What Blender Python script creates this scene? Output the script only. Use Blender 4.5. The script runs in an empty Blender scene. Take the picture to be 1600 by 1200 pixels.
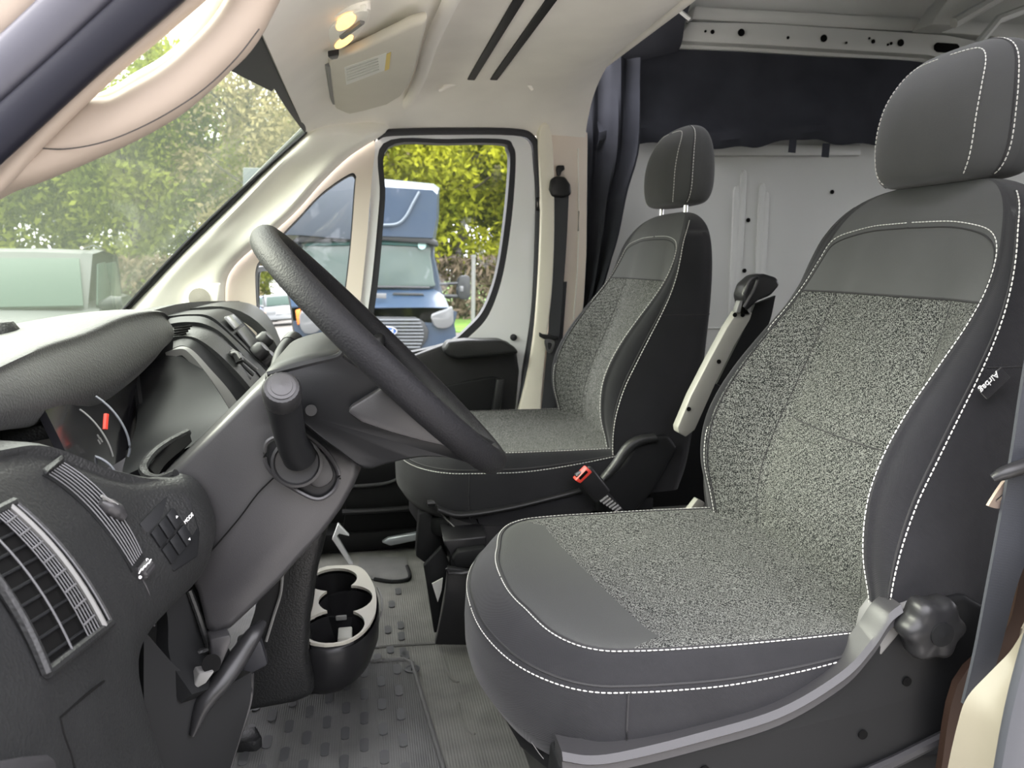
import bpy, bmesh, math, random
import numpy as np
from mathutils import Vector, Matrix
from mathutils.geometry import delaunay_2d_cdt
random.seed(7); rng = np.random.RandomState(7)
scene = bpy.context.scene
COL = scene.collection

# ---------------------------------------------------------------- camera, sky, light, exposure
# van axes: +X towards the rear of the van, +Y from the driver's door to the passenger's, +Z up; cab floor z = 0
FPX = 1200.0; PITCH = math.radians(9.2); YAW = math.radians(10.85); CZ = .92
cam_d = bpy.data.cameras.new('camera'); cam = bpy.data.objects.new('camera', cam_d); COL.objects.link(cam)
cam_d.sensor_width = 36.0; cam_d.lens = FPX / 1600 * 36.0; cam_d.clip_start = .02; cam_d.clip_end = 400
cam.location = (0, 0, CZ); cam.rotation_euler = (math.pi/2 - PITCH, 0, -YAW)
cam_d.dof.use_dof = True; cam_d.dof.focus_distance = 1.15; cam_d.dof.aperture_fstop = 9.0
scene.camera = cam

world = bpy.data.worlds.new('overcast_sky'); scene.world = world; world.use_nodes = True
wn = world.node_tree.nodes; wl = world.node_tree.links
for n in list(wn): wn.remove(n)
w_out = wn.new('ShaderNodeOutputWorld'); w_bg = wn.new('ShaderNodeBackground')
w_tc = wn.new('ShaderNodeTexCoord'); w_sep = wn.new('ShaderNodeSeparateXYZ'); w_rp = wn.new('ShaderNodeValToRGB')
wl.new(w_tc.outputs['Generated'], w_sep.inputs[0]); wl.new(w_sep.outputs['Z'], w_rp.inputs[0])
w_rp.color_ramp.elements[0].position = 0.0; w_rp.color_ramp.elements[0].color = (.63, .62, .67, 1)
w_rp.color_ramp.elements[1].position = 1.0; w_rp.color_ramp.elements[1].color = (1.38, 1.35, 1.44, 1)
wl.new(w_rp.outputs[0], w_bg.inputs[0]); w_bg.inputs[1].default_value = 2.1
wl.new(w_bg.outputs[0], w_out.inputs[0])
sun_d = bpy.data.lights.new('hazy_sun', 'SUN'); sun = bpy.data.objects.new('hazy_sun', sun_d); COL.objects.link(sun)
sun_d.energy = 3.3; sun_d.angle = math.radians(40); sun_d.color = (1.0, .96, .94)
sun.rotation_euler = Vector((-.80, .36, .50)).to_track_quat('Z', 'Y').to_euler()   # veiled sun high over the windshield
scene.view_settings.view_transform = 'Standard'; scene.view_settings.look = 'None'
scene.view_settings.gamma = 1; scene.view_settings.use_curve_mapping = False
scene.view_settings.exposure = 1.9
scene.cycles.max_bounces = 10; scene.cycles.diffuse_bounces = 6; scene.cycles.transparent_max_bounces = 24
scene.cycles.caustics_reflective = False; scene.cycles.caustics_refractive = False

# ---------------------------------------------------------------- surveying: photograph pixel + known plane -> metre position
sp, cp, sy, cy = math.sin(PITCH), math.cos(PITCH), math.sin(YAW), math.cos(YAW)
def ray(px, py):
    u = (px-800)/FPX; v = (600-py)/FPX; yf = cp+sp*v
    return np.array([yf*sy+u*cy, yf*cy-u*sy, v*cp-sp])
def W(px, py, Y):
    r = ray(px, py); p = r*(Y/r[1]); p[2] += CZ; return p
def WX(px, py, X):
    r = ray(px, py); p = r*(X/r[0]); p[2] += CZ; return p
def WZ(px, py, Z):
    r = ray(px, py); p = r*((Z-CZ)/r[2]); p[2] += CZ; return p
def WL(l, Y): return [W(a, b, Y) for a, b in l]

# ---------------------------------------------------------------- curves
def cr(pts, k=6, closed=False):
    P = np.array(pts, float); n = len(P); out = []
    segs = n if closed else n-1
    for i in range(segs):
        if closed: p0, p1, p2, p3 = P[(i-1) % n], P[i], P[(i+1) % n], P[(i+2) % n]
        else:
            p1, p2 = P[i], P[i+1]; p0 = P[i-1] if i else 2*p1-p2; p3 = P[i+2] if i+2 < n else 2*p2-p1
        for j in range(k):
            t = j/k
            out.append(.5*((2*p1)+(-p0+p2)*t+(2*p0-5*p1+4*p2-p3)*t*t+(-p0+3*p1-3*p2+p3)*t**3))
    if not closed: out.append(P[-1])
    return np.array(out)
def resample(pts, n, closed=False):
    P = np.array(pts, float)
    if closed: P = np.vstack([P, P[:1]])
    d = np.r_[0, np.cumsum(np.linalg.norm(np.diff(P, axis=0), axis=1))]
    s = np.linspace(0, d[-1], n+1)[:-1] if closed else np.linspace(0, d[-1], n)
    return np.stack([np.interp(s, d, P[:, i]) for i in range(P.shape[1])], 1)
def unit(v): v = np.array(v, float); return v/max(np.linalg.norm(v), 1e-9)

# ---------------------------------------------------------------- objects
ORG = {}
def mesh_of(name, verts, faces, mats, fmat=None, smooth=True, angle=40):
    me = bpy.data.meshes.new(name)
    me.from_pydata([tuple(map(float, v)) for v in verts], [], faces)
    for m in (mats if isinstance(mats, (list, tuple)) else [mats]): me.materials.append(m)
    if fmat is not None: me.polygons.foreach_set('material_index', fmat)
    bm = bmesh.new(); bm.from_mesh(me); bmesh.ops.recalc_face_normals(bm, faces=bm.faces); bm.to_mesh(me); bm.free()
    if smooth: me.shade_smooth(); me.set_sharp_from_angle(angle=math.radians(angle))
    me.update(); return me
def link(name, me, parent=None):
    o = bpy.data.objects.new(name, me); COL.objects.link(o)
    if parent is not None: o.parent = parent; ORG[o.name] = ORG[parent.name]
    else: ORG[o.name] = np.zeros(3)
    return o
def obj(name, geo, mats, parent=None, smooth=True, angle=40, fmat=None, kind=None, label=None):
    v, f = geo[0], geo[1]
    if len(geo) > 2: fmat = geo[2]
    org = ORG[parent.name] if parent is not None else np.zeros(3)
    me = mesh_of(name, np.array(v, float)-org, f, mats, fmat, smooth, angle)
    o = link(name, me, parent)
    if kind: o['kind'] = kind
    if label: o['label'] = label
    return o
def thing(name, label, cat, loc, group=None):
    o = bpy.data.objects.new(name, None); COL.objects.link(o); o.location = tuple(map(float, loc)); o.empty_display_size = .05
    ORG[o.name] = np.array(loc, float); o['label'] = label; o['category'] = cat
    if group: o['group'] = group
    return o
def tag(o, label, cat, group=None):
    o['label'] = label; o['category'] = cat
    if group: o['group'] = group
    return o
def copy_part(o, parent):
    c = o.copy(); COL.objects.link(c); c.parent = parent; ORG[c.name] = ORG[parent.name]
    for ch in list(o.children): copy_part(ch, c)
    return c
def struct(name, geo, mats, **k): return obj(name, geo, mats, kind='structure', **k)

# ---------------------------------------------------------------- shapes: each returns (verts, faces[, face materials])
def merge(*geos):
    V = []; F = []; M = []; has = any(len(g) > 2 for g in geos)
    for g in geos:
        b = len(V); V += [np.array(v, float) for v in g[0]]; F += [tuple(i+b for i in f) for f in g[1]]
        M += list(g[2]) if len(g) > 2 else [0]*len(g[1])
    return (V, F, M) if has else (V, F)
def paint(g, i): return (g[0], g[1], [i]*len(g[1]))
def loft(secs, closed=True, cap=True):
    V = [p for s in secs for p in s]; n = len(secs[0]); F = []
    for i in range(len(secs)-1):
        for j in range(n if closed else n-1):
            a = i*n+j; b = i*n+(j+1) % n
            F.append((a, b, b+n, a+n))
    if cap and closed: F.append(tuple(range(n))[::-1]); F.append(tuple((len(secs)-1)*n+j for j in range(n)))
    return V, F
def grid_up(P, ku, kv):
    P = np.array(P, float)
    rows = [cr(r, kv) for r in P]
    cols = np.array(rows).transpose(1, 0, 2)
    return np.array([cr(c, ku) for c in cols]).transpose(1, 0, 2)
def shell(P, thick, ku=5, kv=5, toward=None):
    G = grid_up(P, ku, kv) if (ku > 1 or kv > 1) else np.array(P, float)
    R, C = G.shape[:2]
    du = np.gradient(G, axis=0); dv = np.gradient(G, axis=1)
    N = np.cross(du, dv); N /= np.maximum(np.linalg.norm(N, axis=2, keepdims=True), 1e-9)
    tw = np.array([0, 0, CZ]) if toward is None else np.array(toward, float)
    if np.sum(N.mean((0, 1))*(tw-G.mean((0, 1)))) < 0: N = -N
    B = G-N*thick; V = list(G.reshape(-1, 3))+list(B.reshape(-1, 3)); F = []; o = R*C
    for i in range(R-1):
        for j in range(C-1):
            a = i*C+j; F.append((a, a+1, a+C+1, a+C)); F.append((o+a, o+a+C, o+a+C+1, o+a+1))
    bd = [j for j in range(C)]+[i*C+C-1 for i in range(1, R)]+[(R-1)*C+j for j in range(C-2, -1, -1)]+[i*C for i in range(R-2, 0, -1)]
    for k in range(len(bd)):
        a, b = bd[k], bd[(k+1) % len(bd)]; F.append((a, b, o+b, o+a))
    return V, F
def bm_geo(bm):
    bm.verts.index_update()
    g = ([np.array(v.co) for v in bm.verts], [tuple(v.index for v in f.verts) for f in bm.faces]); bm.free(); return g
def prism(outline, vec, bevel=0, seg=2, smooth=0):
    O = cr(outline, smooth, True) if smooth else np.array(outline, float)
    n = len(O); vec = np.array(vec, float)
    bm = bmesh.new()
    a = [bm.verts.new(p) for p in O]; b = [bm.verts.new(p+vec) for p in O]
    bm.faces.new(a); bm.faces.new(b[::-1])
    for i in range(n): bm.faces.new((a[i], b[i], b[(i+1) % n], a[(i+1) % n]))
    bmesh.ops.recalc_face_normals(bm, faces=bm.faces)
    if bevel:
        ed = [e for e in bm.edges if len(e.link_faces) == 2 and e.calc_face_angle(0) > .5]
        bmesh.ops.bevel(bm, geom=ed, offset=bevel, segments=seg, profile=.5, affect='EDGES', clamp_overlap=True)
    return bm_geo(bm)
def box(c, size, bevel=0, rot=None, seg=2):
    bm = bmesh.new(); bmesh.ops.create_cube(bm, size=1)
    bmesh.ops.scale(bm, vec=size, verts=bm.verts)
    if bevel: bmesh.ops.bevel(bm, geom=bm.edges[:], offset=bevel, segments=seg, profile=.5, affect='EDGES', clamp_overlap=True)
    if rot is not None: bmesh.ops.transform(bm, matrix=rot.to_4x4(), verts=bm.verts)
    bmesh.ops.translate(bm, vec=tuple(map(float, c)), verts=bm.verts); return bm_geo(bm)
def frame_of(d, up=(0, 0, 1)):
    d = unit(d); a = np.cross(up, d)
    if np.linalg.norm(a) < 1e-4: a = np.cross((1, 0, 0), d)
    a = unit(a); return a, np.cross(d, a)
def tube(path, r, n=12, closed=False, flat=1.0, up=(0, 0, 1), k=0, cap=True):
    P = cr(path, k, closed) if k else np.array(path, float); m = len(P)
    rr = np.full(m, r) if np.isscalar(r) else np.interp(np.linspace(0, 1, m), np.linspace(0, 1, len(r)), r)
    secs = []
    for i in range(m):
        d = P[(i+1) % m]-P[i-1] if closed else P[min(i+1, m-1)]-P[max(i-1, 0)]
        a, b = frame_of(d, up)
        secs.append([P[i]+rr[i]*(math.cos(t)*a+flat*math.sin(t)*b) for t in np.linspace(0, 2*math.pi, n, endpoint=False)])
    if closed: return loft(secs+[secs[0]], True, False)
    return loft(secs, True, cap)
def lathe(prof, c, axis, n=28, lobes=0, depth=0.0):
    axis = unit(axis); a, b = frame_of(axis, (0, 0, 1) if abs(axis[2]) < .9 else (1, 0, 0)); c = np.array(c, float)
    secs = [[c+axis*h+(r*(1+(depth*math.cos(lobes*t) if lobes else 0)))*(math.cos(t)*a+math.sin(t)*b) for t in np.linspace(0, 2*math.pi, n, endpoint=False)] for r, h in prof]
    return loft(secs)
def disc(c, axis, r, th=.002, n=24): return lathe([(r, 0), (r, th)], c, axis, n)
def ring(outer, inner, vec, n=64, smooth=6):
    o = resample(cr(outer, smooth, True), n*4, True); i = resample(cr(inner, smooth, True), n*4, True)
    # start both loops at matching corners
    i = np.roll(i, -int(np.argmin(np.linalg.norm(i-o[0], axis=1))), axis=0)
    vec = np.array(vec, float); m = len(o)
    V = list(o)+list(i)+list(i+vec)+list(o+vec); F = []
    for k in range(m):
        q = (k+1) % m
        for L in range(4): F.append((L*m+k, L*m+q, ((L+1) % 4)*m+q, ((L+1) % 4)*m+k))
    return V, F
def dashes(path, dash=.0055, gap=.0022, r=.0011, n=5):
    P = np.array(path, float); d = np.r_[0, np.cumsum(np.linalg.norm(np.diff(P, axis=0), axis=1))]
    f = lambda s: np.array([np.interp(s, d, P[:, i]) for i in range(3)])
    g = []; s = 0
    while s+dash < d[-1]:
        g.append(tube([f(s), f(s+dash*.5), f(s+dash)], [r*.7, r, r*.7], n)); s += dash+gap
    return merge(*g)
def sheet_holes(outline, holes, to3d, thick_vec):
    co = [Vector(p) for p in outline]; ed = [(i, (i+1) % len(co)) for i in range(len(co))]
    for h in holes:
        b = len(co); co += [Vector(p) for p in h]; ed += [(b+i, b+(i+1) % len(h)) for i in range(len(h))]
    vs, es, fs, *_ = delaunay_2d_cdt(co, ed, [], 0, 1e-6)
    def inside(p, poly):
        c = False; n = len(poly)
        for i in range(n):
            x1, y1 = poly[i]; x2, y2 = poly[i-1]
            if (y1 > p[1]) != (y2 > p[1]) and p[0] < (x2-x1)*(p[1]-y1)/(y2-y1)+x1: c = not c
        return c
    keep = []
    for f in fs:
        m = sum((vs[i] for i in f), Vector((0, 0)))/len(f)
        if inside(m, outline) and not any(inside(m, h) for h in holes): keep.append(tuple(f))
    top = [np.array(to3d(v[0], v[1]), float) for v in vs]; n = len(top); tv = np.array(thick_vec, float)
    V = top+[p+tv for p in top]; F = list(keep)+[tuple(i+n for i in f[::-1]) for f in keep]
    cnt = {}
    for f in keep:
        for i in range(len(f)):
            e = (f[i], f[(i+1) % len(f)]); cnt[tuple(sorted(e))] = cnt.get(tuple(sorted(e)), [])+[e]
    for k, l in cnt.items():
        if len(l) == 1: a, b = l[0]; F.append((b, a, a+n, b+n))
    return V, F

# ---------------------------------------------------------------- materials
def mat(name, color, rough=.5, metal=0.0, spec=.5, bump=None, sheen=0, coat=0, emit=None):
    m = bpy.data.materials.new(name); m.use_nodes = True; nt = m.node_tree; b = nt.nodes['Principled BSDF']
    b.inputs['Base Color'].default_value = (*color, 1); b.inputs['Roughness'].default_value = rough; b.inputs['Metallic'].default_value = metal
    b.inputs['Specular IOR Level'].default_value = spec
    if sheen: b.inputs['Sheen Weight'].default_value = sheen
    if coat: b.inputs['Coat Weight'].default_value = coat; b.inputs['Coat Roughness'].default_value = .05
    if emit: b.inputs['Emission Color'].default_value = (*emit[0], 1); b.inputs['Emission Strength'].default_value = emit[1]
    if bump:
        kind, scale, strength, dist = bump
        tc = nt.nodes.new('ShaderNodeTexCoord')
        if kind == 'noise': t = nt.nodes.new('ShaderNodeTexNoise'); t.inputs['Scale'].default_value = scale; t.inputs['Detail'].default_value = 2; out = t.outputs[0]
        elif kind == 'grain': t = nt.nodes.new('ShaderNodeTexVoronoi'); t.feature = 'SMOOTH_F1'; t.inputs['Scale'].default_value = scale; out = t.outputs['Distance']
        else:
            t = nt.nodes.new('ShaderNodeTexWave'); t.inputs['Scale'].default_value = scale; t.bands_direction = 'DIAGONAL' if kind == 'twill' else kind; out = t.outputs['Fac']
        nt.links.new(tc.outputs['Object'], t.inputs['Vector'])
        bp = nt.nodes.new('ShaderNodeBump'); bp.inputs['Strength'].default_value = strength; bp.inputs['Distance'].default_value = dist
        nt.links.new(out, bp.inputs['Height']); nt.links.new(bp.outputs[0], b.inputs['Normal'])
    return m
def vary(m, scale, amt, detail=3):
    """slight colour variation (dust and wear) over a material"""
    nt = m.node_tree; b = nt.nodes['Principled BSDF']; c = tuple(b.inputs['Base Color'].default_value)
    tc = nt.nodes.new('ShaderNodeTexCoord'); t = nt.nodes.new('ShaderNodeTexNoise'); t.inputs['Scale'].default_value = scale; t.inputs['Detail'].default_value = detail
    r = nt.nodes.new('ShaderNodeValToRGB'); r.color_ramp.elements[0].position = .3; r.color_ramp.elements[1].position = .7
    r.color_ramp.elements[0].color = tuple(x*(1-amt) for x in c[:3])+(1,); r.color_ramp.elements[1].color = tuple(x*(1+amt) for x in c[:3])+(1,)
    nt.links.new(tc.outputs['Object'], t.inputs['Vector']); nt.links.new(t.outputs[0], r.inputs[0]); nt.links.new(r.outputs[0], b.inputs['Base Color']); return m
def glass_mat(name, tint, haze=0.0, hazecol=(.6, .7, .55), refl=.5):
    m = bpy.data.materials.new(name); m.use_nodes = True; nt = m.node_tree; nt.nodes.clear()
    o = nt.nodes.new('ShaderNodeOutputMaterial'); t = nt.nodes.new('ShaderNodeBsdfTransparent'); g = nt.nodes.new('ShaderNodeBsdfGlossy')
    mx = nt.nodes.new('ShaderNodeMixShader'); geo = nt.nodes.new('ShaderNodeNewGeometry'); dot = nt.nodes.new('ShaderNodeVectorMath'); dot.operation = 'DOT_PRODUCT'
    nt.links.new(geo.outputs['Incoming'], dot.inputs[0]); nt.links.new(geo.outputs['Normal'], dot.inputs[1])
    def mth(op, a, b=0.0):   # Schlick reflectance, the same from both sides of the thin pane
        n = nt.nodes.new('ShaderNodeMath'); n.operation = op
        for i, v in enumerate((a, b)):
            if isinstance(v, (int, float)): n.inputs[i].default_value = v
            else: nt.links.new(v, n.inputs[i])
        return n.outputs[0]
    f_ = mth('MULTIPLY', mth('ADD', mth('MULTIPLY', mth('POWER', mth('SUBTRACT', 1.0, mth('ABSOLUTE', dot.outputs['Value'])), 5.0), .96), .04), refl)
    t.inputs[0].default_value = (*tint, 1); g.inputs['Roughness'].default_value = .02
    nt.links.new(f_, mx.inputs[0]); nt.links.new(t.outputs[0], mx.inputs[1]); nt.links.new(g.outputs[0], mx.inputs[2])
    last = mx
    if haze:
        d = nt.nodes.new('ShaderNodeBsdfTranslucent'); d.inputs[0].default_value = (*hazecol, 1)
        m2 = nt.nodes.new('ShaderNodeMixShader'); m2.inputs[0].default_value = haze
        nt.links.new(mx.outputs[0], m2.inputs[1]); nt.links.new(d.outputs[0], m2.inputs[2]); last = m2
    nt.links.new(last.outputs[0], o.inputs[0]); return m
def heather(name, dark, light, scale):
    m = mat(name, light, .95, spec=.15); nt = m.node_tree; b = nt.nodes['Principled BSDF']
    tc = nt.nodes.new('ShaderNodeTexCoord'); t = nt.nodes.new('ShaderNodeTexNoise'); t.inputs['Scale'].default_value = scale; t.inputs['Detail'].default_value = 1.0
    w = nt.nodes.new('ShaderNodeTexWave'); w.inputs['Scale'].default_value = 42; w.inputs['Distortion'].default_value = 6; w.inputs['Detail Scale'].default_value = 9; w.bands_direction = 'DIAGONAL'
    ad = nt.nodes.new('ShaderNodeMath'); ad.operation = 'MULTIPLY_ADD'; ad.inputs[1].default_value = .07
    r = nt.nodes.new('ShaderNodeValToRGB'); r.color_ramp.elements[0].position = .50; r.color_ramp.elements[1].position = .60
    r.color_ramp.elements[0].color = (*dark, 1); r.color_ramp.elements[1].color = (*light, 1)
    nt.links.new(tc.outputs['Object'], t.inputs['Vector']); nt.links.new(tc.outputs['Object'], w.inputs['Vector'])
    nt.links.new(w.outputs['Fac'], ad.inputs[0]); nt.links.new(t.outputs[0], ad.inputs[2]); nt.links.new(ad.outputs[0], r.inputs[0]); nt.links.new(r.outputs[0], b.inputs['Base Color'])
    bp = nt.nodes.new('ShaderNodeBump'); bp.inputs['Strength'].default_value = .5; bp.inputs['Distance'].default_value = .0012
    nt.links.new(t.outputs[0], bp.inputs['Height']); nt.links.new(bp.outputs[0], b.inputs['Normal']); return m

M = {}
M['heather'] = heather('heather_fabric', (.010, .011, .011), (.165, .168, .158), 560)
M['cloth'] = vary(mat('charcoal_twill_shaded', (.0185, .0187, .0205), .85, spec=.12, bump=('twill', 260, .35, .0008), sheen=.15), 9, .12)  # side cloth, darkened to imitate shade on the flanks
M['cloth2'] = vary(mat('charcoal_smooth_cloth_lit', (.056, .058, .057), .85, spec=.25, bump=('noise', 700, .3, .0006), sheen=.15), 7, .1)  # panel cloth, lightened to imitate light from the front
M['thread'] = mat('pale_thread', (.62, .62, .58), .8)
M['thread_dark'] = mat('dark_thread', (.02, .02, .021), .8)
M['dash'] = vary(mat('grained_dash_plastic', (.014, .0145, .0148), .45, spec=.42, bump=('grain', 330, .5, .0012)), 12, .12)
M['hood'] = mat('lightened_hood_pad', (.022, .0225, .022), .55, spec=.55, bump=('grain', 330, .5, .0012), sheen=.10)  # lighter than the dash, with sheen, to imitate sky glare through the windshield
M['dash_smooth'] = mat('smooth_dash_plastic', (.010, .0105, .0115), .45, spec=.22, bump=('noise', 900, .15, .0004))
M['gloss_black'] = mat('black_plastic', (.016, .016, .017), .36, spec=.35)
M['dark'] = mat('matt_black_plastic', (.010, .0105, .011), .6, spec=.2)
M['hole'] = mat('recess_black', (.004, .004, .004), .9, spec=.1)
M['shroud'] = mat('column_shroud_plastic', (.029, .0285, .030), .36, spec=.42, bump=('noise', 800, .2, .0005))
M['rim'] = mat('wheel_leather_grain', (.013, .013, .0145), .55, spec=.16, bump=('grain', 420, .5, .001))
M['slat'] = mat('vent_slat_plastic', (.10, .10, .105), .35)
M['grey'] = mat('grey_plastic', (.16, .16, .155), .5)
M['steel'] = mat('bright_steel', (.75, .75, .74), .22, metal=1)
M['bracket'] = mat('beige_painted_steel', (.27, .265, .235), .45)
M['liner'] = vary(mat('moulded_headliner', (.87, .84, .77), .85, spec=.2, bump=('noise', 300, .1, .0006)), 5, .05)
M['visor'] = vary(mat('visor_vinyl', (.62, .59, .52), .7, spec=.2), 5, .04)
M['trim'] = vary(mat('beige_trim_plastic', (.86, .84, .76), .55, spec=.35, bump=('noise', 500, .12, .0005)), 5, .03)
M['pinktrim'] = vary(mat('pinkish_beige_trim', (.80, .71, .62), .6, spec=.35), 5, .03)
M['neartrim_darkened'] = vary(mat('driver_pillar_trim_darkened', (.33, .275, .225), .6, spec=.3), 5, .03)  # same plastic as the far trim, darkened to offset strong light at the door
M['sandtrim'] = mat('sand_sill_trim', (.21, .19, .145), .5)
M['cream'] = mat('cream_trim', (.84, .80, .67), .5)
M['white'] = mat('white_body_paint', (.90, .91, .92), .25, coat=.5)
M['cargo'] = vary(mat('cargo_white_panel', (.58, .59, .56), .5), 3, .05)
M['cargo_roof'] = mat('cargo_roof_primer', (.16, .19, .22), .6)
M['rubber'] = mat('black_rubber_seal', (.022, .023, .028), .6)
M['seal'] = vary(mat('grey_door_seal', (.0075, .008, .0135), .6, spec=.2), 8, .1)
M['drape'] = vary(mat('black_curtain_cloth', (.040, .042, .050), .95, spec=.1, bump=('noise', 400, .3, .001)), 6, .2)
M['belt'] = mat('seat_belt_webbing', (.040, .042, .046), .7, bump=('Z', 300, .3, .0006))
M['belt_blue'] = mat('driver_belt_webbing', (.030, .033, .040), .65, bump=('Z', 300, .3, .0006))
M['red'] = mat('red_button', (.72, .06, .04), .4)
M['label'] = mat('white_sticker', (.72, .72, .68), .6)
M['label_print'] = mat('sticker_print', (.45, .45, .42), .7)
M['yellow'] = mat('yellow_sticker', (.72, .55, .16), .6)
M['mark'] = mat('white_marking', (.75, .75, .75), .5)
M['brown'] = mat('brown_sill_trim', (.032, .018, .012), .6, spec=.2)
M['floor'] = vary(mat('ribbed_rubber_floor', (.135, .135, .122), .55, spec=.4, bump=('X', 55, .35, .001)), 14, .22)
M['mat'] = vary(mat('driver_rubber_mat', (.11, .111, .107), .5, spec=.4, bump=('X', 70, .4, .001)), 10, .2)
M['stud'] = mat('rubber_stud', (.065, .067, .068), .5)
M['lens'] = mat('lit_lamp_lens', (1, .75, .4), .4, emit=((1.0, .50, .13), .75))
M['screen'] = mat('cluster_face', (.012, .012, .014), .15)
M['chrome'] = mat('chrome', (.8, .8, .82), .12, metal=1)
M['windshield'] = glass_mat('windshield_glass', (.91, .94, .86), .016, (.62, .72, .56), .20)
M['side_glass'] = glass_mat('side_window_glass', (.97, .985, .97), .004)
M['mirror'] = mat('mirror_glass', (.92, .92, .93), .01, metal=1)
# outside
M['truck'] = mat('blue_truck_paint', (.021, .040, .073), .35, coat=.2)
M['truck_grey'] = mat('pale_box_panel', (.055, .068, .086), .4)
M['truck_black'] = mat('truck_black_trim', (.02, .022, .025), .5)
M['truck_glass'] = mat('truck_windshield', (.10, .13, .12), .2, spec=.4)
M['truck_lens'] = mat('headlamp_lens', (.13, .135, .14), .1, spec=.8)
M['oval'] = mat('blue_badge', (.03, .10, .32), .3, coat=.5)
M['orange'] = mat('orange_lens', (.85, .22, .04), .3)
M['suv'] = mat('dark_green_paint', (.012, .016, .018), .45, spec=.3)
M['suv_glass'] = mat('suv_glass', (.032, .050, .043), .35, spec=.06)
M['car_white'] = mat('white_car_paint', (.10, .105, .108), .4, coat=0)
M['car_blue'] = mat('blue_car_paint', (.02, .06, .20), .25, coat=.5)
M['tyre'] = mat('tyre_rubber', (.02, .02, .02), .8)
M['asphalt'] = vary(mat('asphalt', (.080, .071, .060), .9), 1.5, .12)
M['bounce_concrete'] = vary(mat('pale_bounce_concrete', (.42, .40, .37), .9), 1.5, .08)
M['grass'] = vary(mat('lawn', (.075, .15, .012), .9), 1.2, .3)
M['bark'] = vary(mat('bark', (.06, .05, .04), .9), 3, .3)
M['brush'] = vary(mat('brown_brush', (.11, .08, .052), .95), 5, .4)
def leaf_mat(name, c1, c2):
    m = bpy.data.materials.new(name); m.use_nodes = True; nt = m.node_tree; nt.nodes.clear()
    o = nt.nodes.new('ShaderNodeOutputMaterial'); d = nt.nodes.new('ShaderNodeBsdfDiffuse'); t = nt.nodes.new('ShaderNodeBsdfTranslucent'); mx = nt.nodes.new('ShaderNodeMixShader'); mx.inputs[0].default_value = .45
    tc = nt.nodes.new('ShaderNodeTexCoord'); n = nt.nodes.new('ShaderNodeTexNoise'); n.inputs['Scale'].default_value = .9; n.inputs['Detail'].default_value = 4
    r = nt.nodes.new('ShaderNodeValToRGB'); r.color_ramp.elements[0].position = .35; r.color_ramp.elements[1].position = .65
    r.color_ramp.elements[0].color = (*c1, 1); r.color_ramp.elements[1].color = (*c2, 1)
    nt.links.new(tc.outputs['Object'], n.inputs['Vector']); nt.links.new(n.outputs[0], r.inputs[0])
    nt.links.new(r.outputs[0], d.inputs[0]); nt.links.new(r.outputs[0], t.inputs[0])
    nt.links.new(d.outputs[0], mx.inputs[1]); nt.links.new(t.outputs[0], mx.inputs[2]); nt.links.new(mx.outputs[0], o.inputs[0]); return m
M['leaf_a'] = leaf_mat('spring_leaves', (.14, .165, .018), (.37, .38, .03))
M['leaf_b'] = leaf_mat('olive_leaves', (.09, .115, .022), (.26, .29, .05))
M['leaf_c'] = leaf_mat('tan_buds', (.20, .165, .09), (.36, .31, .17))

def cushion_cover():
    """one cover: heather insert and plain charcoal front panel, sewn along a line (object space of the seat)"""
    m = bpy.data.materials['heather_fabric'].copy(); m.name = 'cushion_cover'; nt = m.node_tree; b = nt.nodes['Principled BSDF']
    src = b.inputs['Base Color'].links[0].from_socket; tc = nt.nodes.new('ShaderNodeTexCoord'); sx = nt.nodes.new('ShaderNodeSeparateXYZ'); nt.links.new(tc.outputs['Object'], sx.inputs[0])
    def mth(op, a, b_=None, c_=None):
        n = nt.nodes.new('ShaderNodeMath'); n.operation = op
        for i, v in enumerate((a, b_, c_)):
            if v is None: continue
            if isinstance(v, (int, float)): n.inputs[i].default_value = v
            else: nt.links.new(v, n.inputs[i])
        return n.outputs[0]
    ay = mth('ABSOLUTE', sx.outputs['Y'])
    fold = mth('MULTIPLY', mth('MAXIMUM', mth('SUBTRACT', ay, .222), 0.0), 1.6)  # cuts forward at the bolsters
    lim = mth('SUBTRACT', mth('MULTIPLY_ADD', sx.outputs['Y'], -.12, -.151), fold)
    f = mth('GREATER_THAN', sx.outputs['X'], lim)
    mx = nt.nodes.new('ShaderNodeMix'); mx.data_type = 'RGBA'; nt.links.new(f, mx.inputs[0]); mx.inputs[6].default_value = (.062, .064, .062, 1)  # front panel colour lightened to imitate light from ahead
    nt.links.new(src, mx.inputs[7]); nt.links.new(mx.outputs[2], b.inputs['Base Color']); return m
M['cover'] = cushion_cover()
# ================================================================ THE VAN'S SHELL
struct('floor', box((1.35, 1.6, -.02), (4.5, 2.1, .04)), M['floor'])

# headliner: profile along X, coving down to the door tops along Y
hx = [-.15, -.06, .06, .13, .20, .31, .45, .58, .66, .72]
hz = [1.283, 1.345, 1.372, 1.382, 1.416, 1.42, 1.425, 1.43, 1.455, 1.49]
hez = [1.272, 1.288, 1.312, 1.318, 1.318, 1.318, 1.316, 1.31, 1.305, 1.30]
hey = [2.37, 2.42, 2.49, 2.5, 2.5, 2.5, 2.5, 2.5, 2.5, 2.5]
rows = []
for x, z, ez, ey in zip(hx, hz, hez, hey):
    half = [(1.595+(ey-1.595)*t, ez+(z-ez)*f) for t, f in ((.0, 1), (.3, 1), (.6, 1), (.76, .93), (.89, .68), (.965, .33), (1, 0))]
    full = [(3.19-y, zz) for y, zz in half[:0:-1]]+half
    rows.append([(x, y, zz) for y, zz in full])
ceil = struct('ceiling', shell(rows, .012, 5, 5, toward=(.3, 1.6, 0)), M['liner'])
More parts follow.
